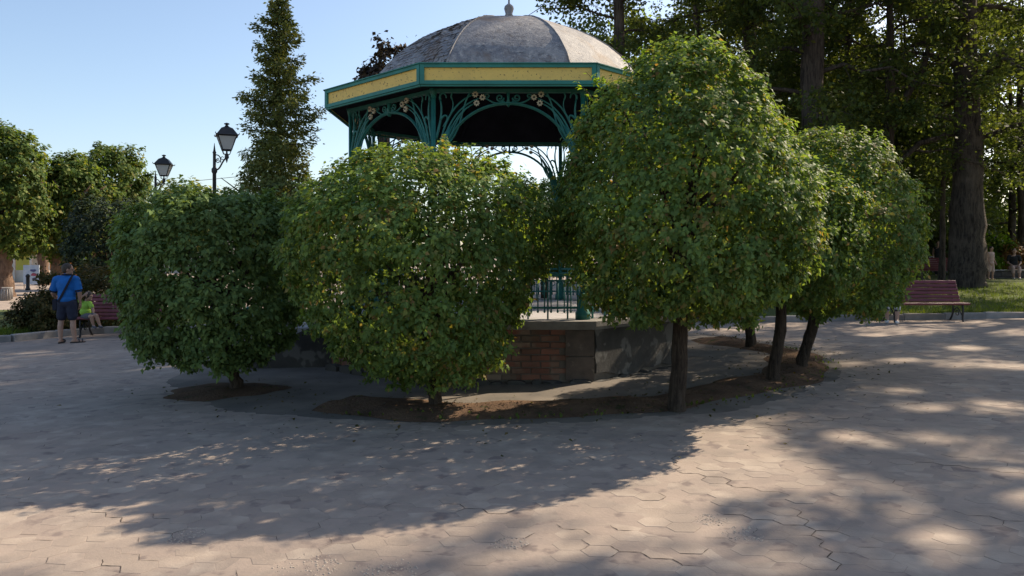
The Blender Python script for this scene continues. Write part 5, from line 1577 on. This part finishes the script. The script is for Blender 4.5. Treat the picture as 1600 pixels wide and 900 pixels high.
gp = at(1548, 440, 31.0)
standing(Vector((gp.x, gp.y, lawn_z(gp.x, gp.y))), 'girl in a pale dress standing just right of the giant trunk', 1.36, (0.3, -0.9), PINK, PINK, True)
dp = at(1466, 430, 37)
standing(Vector((dp.x, dp.y, lawn_z(dp.x, dp.y))), 'dark-clothed person standing far off under the awning', 1.7, (-0.4, -0.9), BLACKC, BLACKC)

# ------------------------------------------------------------------ background on the right: low wall, awning kiosk, bag
WY = 33.6
wx0, wx1 = (1541 - 800) / F * WY, (1700 - 800) / F * WY
wall = thing('low_wall', 'low dark stone wall at the right edge with a person sitting on it', 'wall', (wx0, WY, 0.55))
STONE = surf('dark_wall_stone', (0.13, 0.115, 0.105), (0.08, 0.07, 0.065), scale=3, rough=0.9, bmp=0.5, bscale=12, piece=0.2)
nst = 9
for r in range(2):
    for i in range(nst):
        L = (wx1 - wx0) / nst
        mb = MB(); mb.bevel_box((0, 0, 0), (L - 0.015, 0.4, 0.215), 0.02)
        mb.build('wall_stone', STONE, wall, loc=(L * (i + 0.5) + (0.1 * L if r else -0.1 * L), random.gauss(0, .008), 0.10 + 0.225 * r))
mb = MB(); mb.bevel_box(((wx1 - wx0) / 2, 0, 0.475), (wx1 - wx0 + 0.3, 0.48, 0.06), 0.012)
mb.build('wall_cap', M['kerb'], wall)
BROWN = surf('brown_boards', (0.16, 0.085, 0.05), (0.10, 0.055, 0.035), scale=3, rough=0.85, bmp=0.3)
tb_ = thing('timber_planter', 'brown timber planter rising behind the low wall', 'planter', (wx0 + 2.4, WY + 1.8, 0.55))
for i in range(5):
    mb = MB(); mb.bevel_box((0.35 * i * 0.6, 0.12 * i, 0.10 + 0.17 * i), (4.6 - 0.7 * i, 0.08, 0.155), 0.012)
    mb.build('board', BROWN, tb_)
mb = MB(); mb.box((0.6, 0.9, 0.38), (3.6, 0.8, 0.7)); mb.build('planter_soil', M['soil'], tb_)
sp = at(1580, 423, WY)
ps = seated(Vector((sp.x, WY - 0.18, 0.64)), 'person sitting on the low wall at the right edge', (-0.35, -0.9), BLACKC, PINK, WHITE, 0.014)

KY = 45.0
def kpt(px, py): return at(px, py, KY)
ko = Vector((kpt(1425, 400).x, KY, 0.5))
kiosk = thing('kiosk', 'white-awninged kiosk seen between the trunks beside the giant tree', 'kiosk', ko)
AWN = surf('awning_cloth', (0.62, 0.60, 0.57), (0.5, 0.48, 0.46), scale=4, rough=0.8, bmp=0.1)
ROOFM = surf('kiosk_roof', (0.30, 0.29, 0.28), (0.2, 0.19, 0.19), scale=3, rough=0.7)
mb = MB(); mb.prism([(-1.4, 2.95), (-1.4, 2.86), (1.6, 3.5), (1.6, 3.6)], d=5.2, M=Matrix.Rotation(PI / 2, 3, 'Z')); mb.build('roof', ROOFM, kiosk, loc=(2.0, 0, -0.5))
for i in range(16):
    mb = MB(); mb.prism([(-0.155, 0), (0.155, 0), (0.155, -0.26), (0.08, -0.33), (-0.08, -0.33), (-0.155, -0.26)], d=0.02)
    mb.build('awning_scallop', AWN, kiosk, loc=(-0.42 + 0.325 * i, -1.45, 2.36), rot=(0, 0, 0))
for x in (-0.5, 2.0, 4.5):
    mb = MB(); mb.box((x, -1.4, 1.1), (0.08, 0.08, 2.4)); mb.build('post', AWN, kiosk)
mb = MB(); mb.box((2.0, 1.4, 1.2), (5.2, 0.1, 3.0)); mb.build('back_wall', BROWN, kiosk)
mb = MB(); mb.bevel_box((2.0, -1.0, 0.45), (4.6, 0.5, 1.0), 0.03); mb.build('counter', ROOFM, kiosk)
bg_ = Vector((pb.x + 0.1, pb.y, lawn_z(pb.x, pb.y) + 0.44))
bag = thing('bag', 'white carrier bag standing on the distant bench', 'bag', bg_)
mb = MB(); mb.add([(-.2, -.1, 0), (.2, -.1, 0), (.2, .1, 0), (-.2, .1, 0), (-.22, -.12, .2), (.22, -.12, .2), (.22, .12, .2), (-.22, .12, .2), (-.15, -.03, .42), (.15, -.03, .42), (.15, .03, .42), (-.15, .03, .42)], [(3, 2, 1, 0), (8, 9, 10, 11)] + [(4 * k + i, 4 * k + (i + 1) % 4, 4 * k + 4 + (i + 1) % 4, 4 * k + 4 + i) for k in range(2) for i in range(4)])
mb.build('sack', WHITE, bag)
mb = MB(); mb.tube([(-.09, 0, .41), (-.07, 0, .52), (.07, 0, .52), (.09, 0, .41)], 0.012, 6); mb.build('handle', WHITE, bag)

# ------------------------------------------------------------------ background on the left: market kiosk, banner, planter, building
LY = 60.0
def lp(px, py): return at(px, py, LY)
lo = Vector((lp(22, 400).x, LY, g(-18)))
mk = thing('market_kiosk', 'white-framed market kiosk with coloured panels behind the chestnut trunks', 'kiosk', lo)
CREAM = surf('cream_paint', (0.66, 0.60, 0.52), (0.55, 0.5, 0.43), scale=2, rough=0.7)
LIMEP = surf('lime_panel', (0.42, 0.50, 0.10), (0.5, 0.42, 0.08), scale=1.5, rough=0.7)
ORP = surf('orange_panel', (0.60, 0.26, 0.07), (0.5, 0.2, 0.06), scale=1.5, rough=0.7)
mb = MB(); mb.bevel_box((2.2, 0, 2.42), (5.6, 3.0, 0.38), 0.04); mb.build('canopy', CREAM, mk)
mb = MB(); mb.prism([(-1.8, 2.6), (-1.8, 2.68), (0, 3.3), (1.8, 2.68), (1.8, 2.6)], d=5.9, M=Matrix.Rotation(PI / 2, 3, 'Z')); mb.build('roof', surf('white_roof', (0.62, 0.6, 0.58), (0.5, 0.48, 0.46), scale=2), mk, loc=(2.2, 0, 0.02))
for x in (-0.4, 0.9, 2.2, 3.5, 4.8):
    mb = MB(); mb.box((x, -1.35, 1.12), (0.13, 0.13, 2.24)); mb.build('post', CREAM, mk)
for x, w, m in ((0.25, 1.1, LIMEP), (1.55, 1.1, CREAM), (2.85, 1.1, ORP), (4.15, 1.1, ORP)):
    mb = MB(); mb.box((x, 0.6, 1.3), (w, 0.06, 1.9)); mb.build('panel', m, mk)
mb = MB(); mb.box((2.2, -0.9, 0.42), (5.0, 0.5, 0.9)); mb.build('counter', CREAM, mk)
bY = 46.0
bo = at(49, 446, bY)
bn = thing('banner_stand', 'pale blue printed banner on a stand near the market kiosk', 'banner', (bo.x, bY, g(-18)))
mb = MB(); mb.box((0, 0, 0.85), (0.95, 0.04, 1.15)); mb.build('cloth', surf('banner_print', (0.42, 0.50, 0.62), (0.62, 0.64, 0.68), scale=4, rough=0.7), bn)
for x, z, w, h, c in ((0.12, 1.1, 0.5, 0.16, (0.12, 0.12, 0.25)), (0.15, 0.85, 0.42, 0.2, (0.45, 0.10, 0.14)), (0.2, 0.6, 0.32, 0.2, (0.10, 0.08, 0.12))):
    mb = MB(); mb.prism([(w / 2 * math.cos(q * PI / 7) * random.uniform(.6, 1.1), h / 2 * math.sin(q * PI / 7) * random.uniform(.6, 1.2)) for q in range(14)], d=0.012)
    mb.build('printed_shape', plain('banner_ink', c), bn, loc=(x, -0.028, z))
for x in (-0.45, 0.45):
    mb = MB(); mb.tube([(x, 0.03, 0), (x, 0.03, 1.45)], 0.02, 6); mb.build('pole', M['black'], bn)
bd = at(43.5, 447, 44)
bol = thing('bollard', 'short black bollard in front of the pale blue banner', 'bollard', (bd.x, 44, g(-18)))
mb = MB(); mb.lathe([(.13, 0), (.13, .12), (.10, .15), (.09, .75), (.12, .78), (.12, .84), (.06, .92), (.01, .94)], 12); mb.build('shaft', M['black'], bol, True)
po = Vector((at(9, 465, 34.0).x, 34.0, g(-18)))
pl_ = thing('stone_planter', 'pale fluted round concrete bin before the leftmost trunk', 'bin', po)
mb = MB(); mb.lathe([(.20, 0), (.25, .05), (.24, .5), (.27, .54), (.27, .58), (.22, .58), (.21, .5)], 20); mb.build('drum', M['kerb'], pl_, True)
for i in range(16):
    w = 2 * PI * i / 16
    mb = MB(); mb.tube([(.25 * math.cos(w), .25 * math.sin(w), .06), (.25 * math.cos(w), .25 * math.sin(w), .5)], .028, 6); mb.build('flute', M['kerb'], pl_, True)
fb = thing('building', 'low cream building far behind the chestnut trees', 'building', (-62, 95, g(-18)))
mb = MB(); mb.box((0, 0, 2.4), (60, 10, 5.2)); mb.build('wall', surf('cream_render', (0.52, 0.46, 0.38), (0.45, 0.4, 0.33), scale=0.5), fb)
mb = MB(); mb.prism([(-5.6, 5.0), (0, 6.4), (5.6, 5.0)], d=61, M=Matrix.Rotation(PI / 2, 3, 'Z')); mb.build('roof', surf('tile_roof', (0.25, 0.14, 0.10), (0.18, 0.1, 0.08), scale=1), fb)
for i in range(12):
    w_ = MB(); w_.box((-27 + 5 * i, -5.03, 2.6), (1.5, 0.06, 1.9)); wo_ = w_.build('window', M['black'], fb)
    w_ = MB(); w_.box((-27 + 5 * i, -5.08, 1.58), (1.8, 0.14, 0.1)); w_.build('sill', CREAM, wo_)
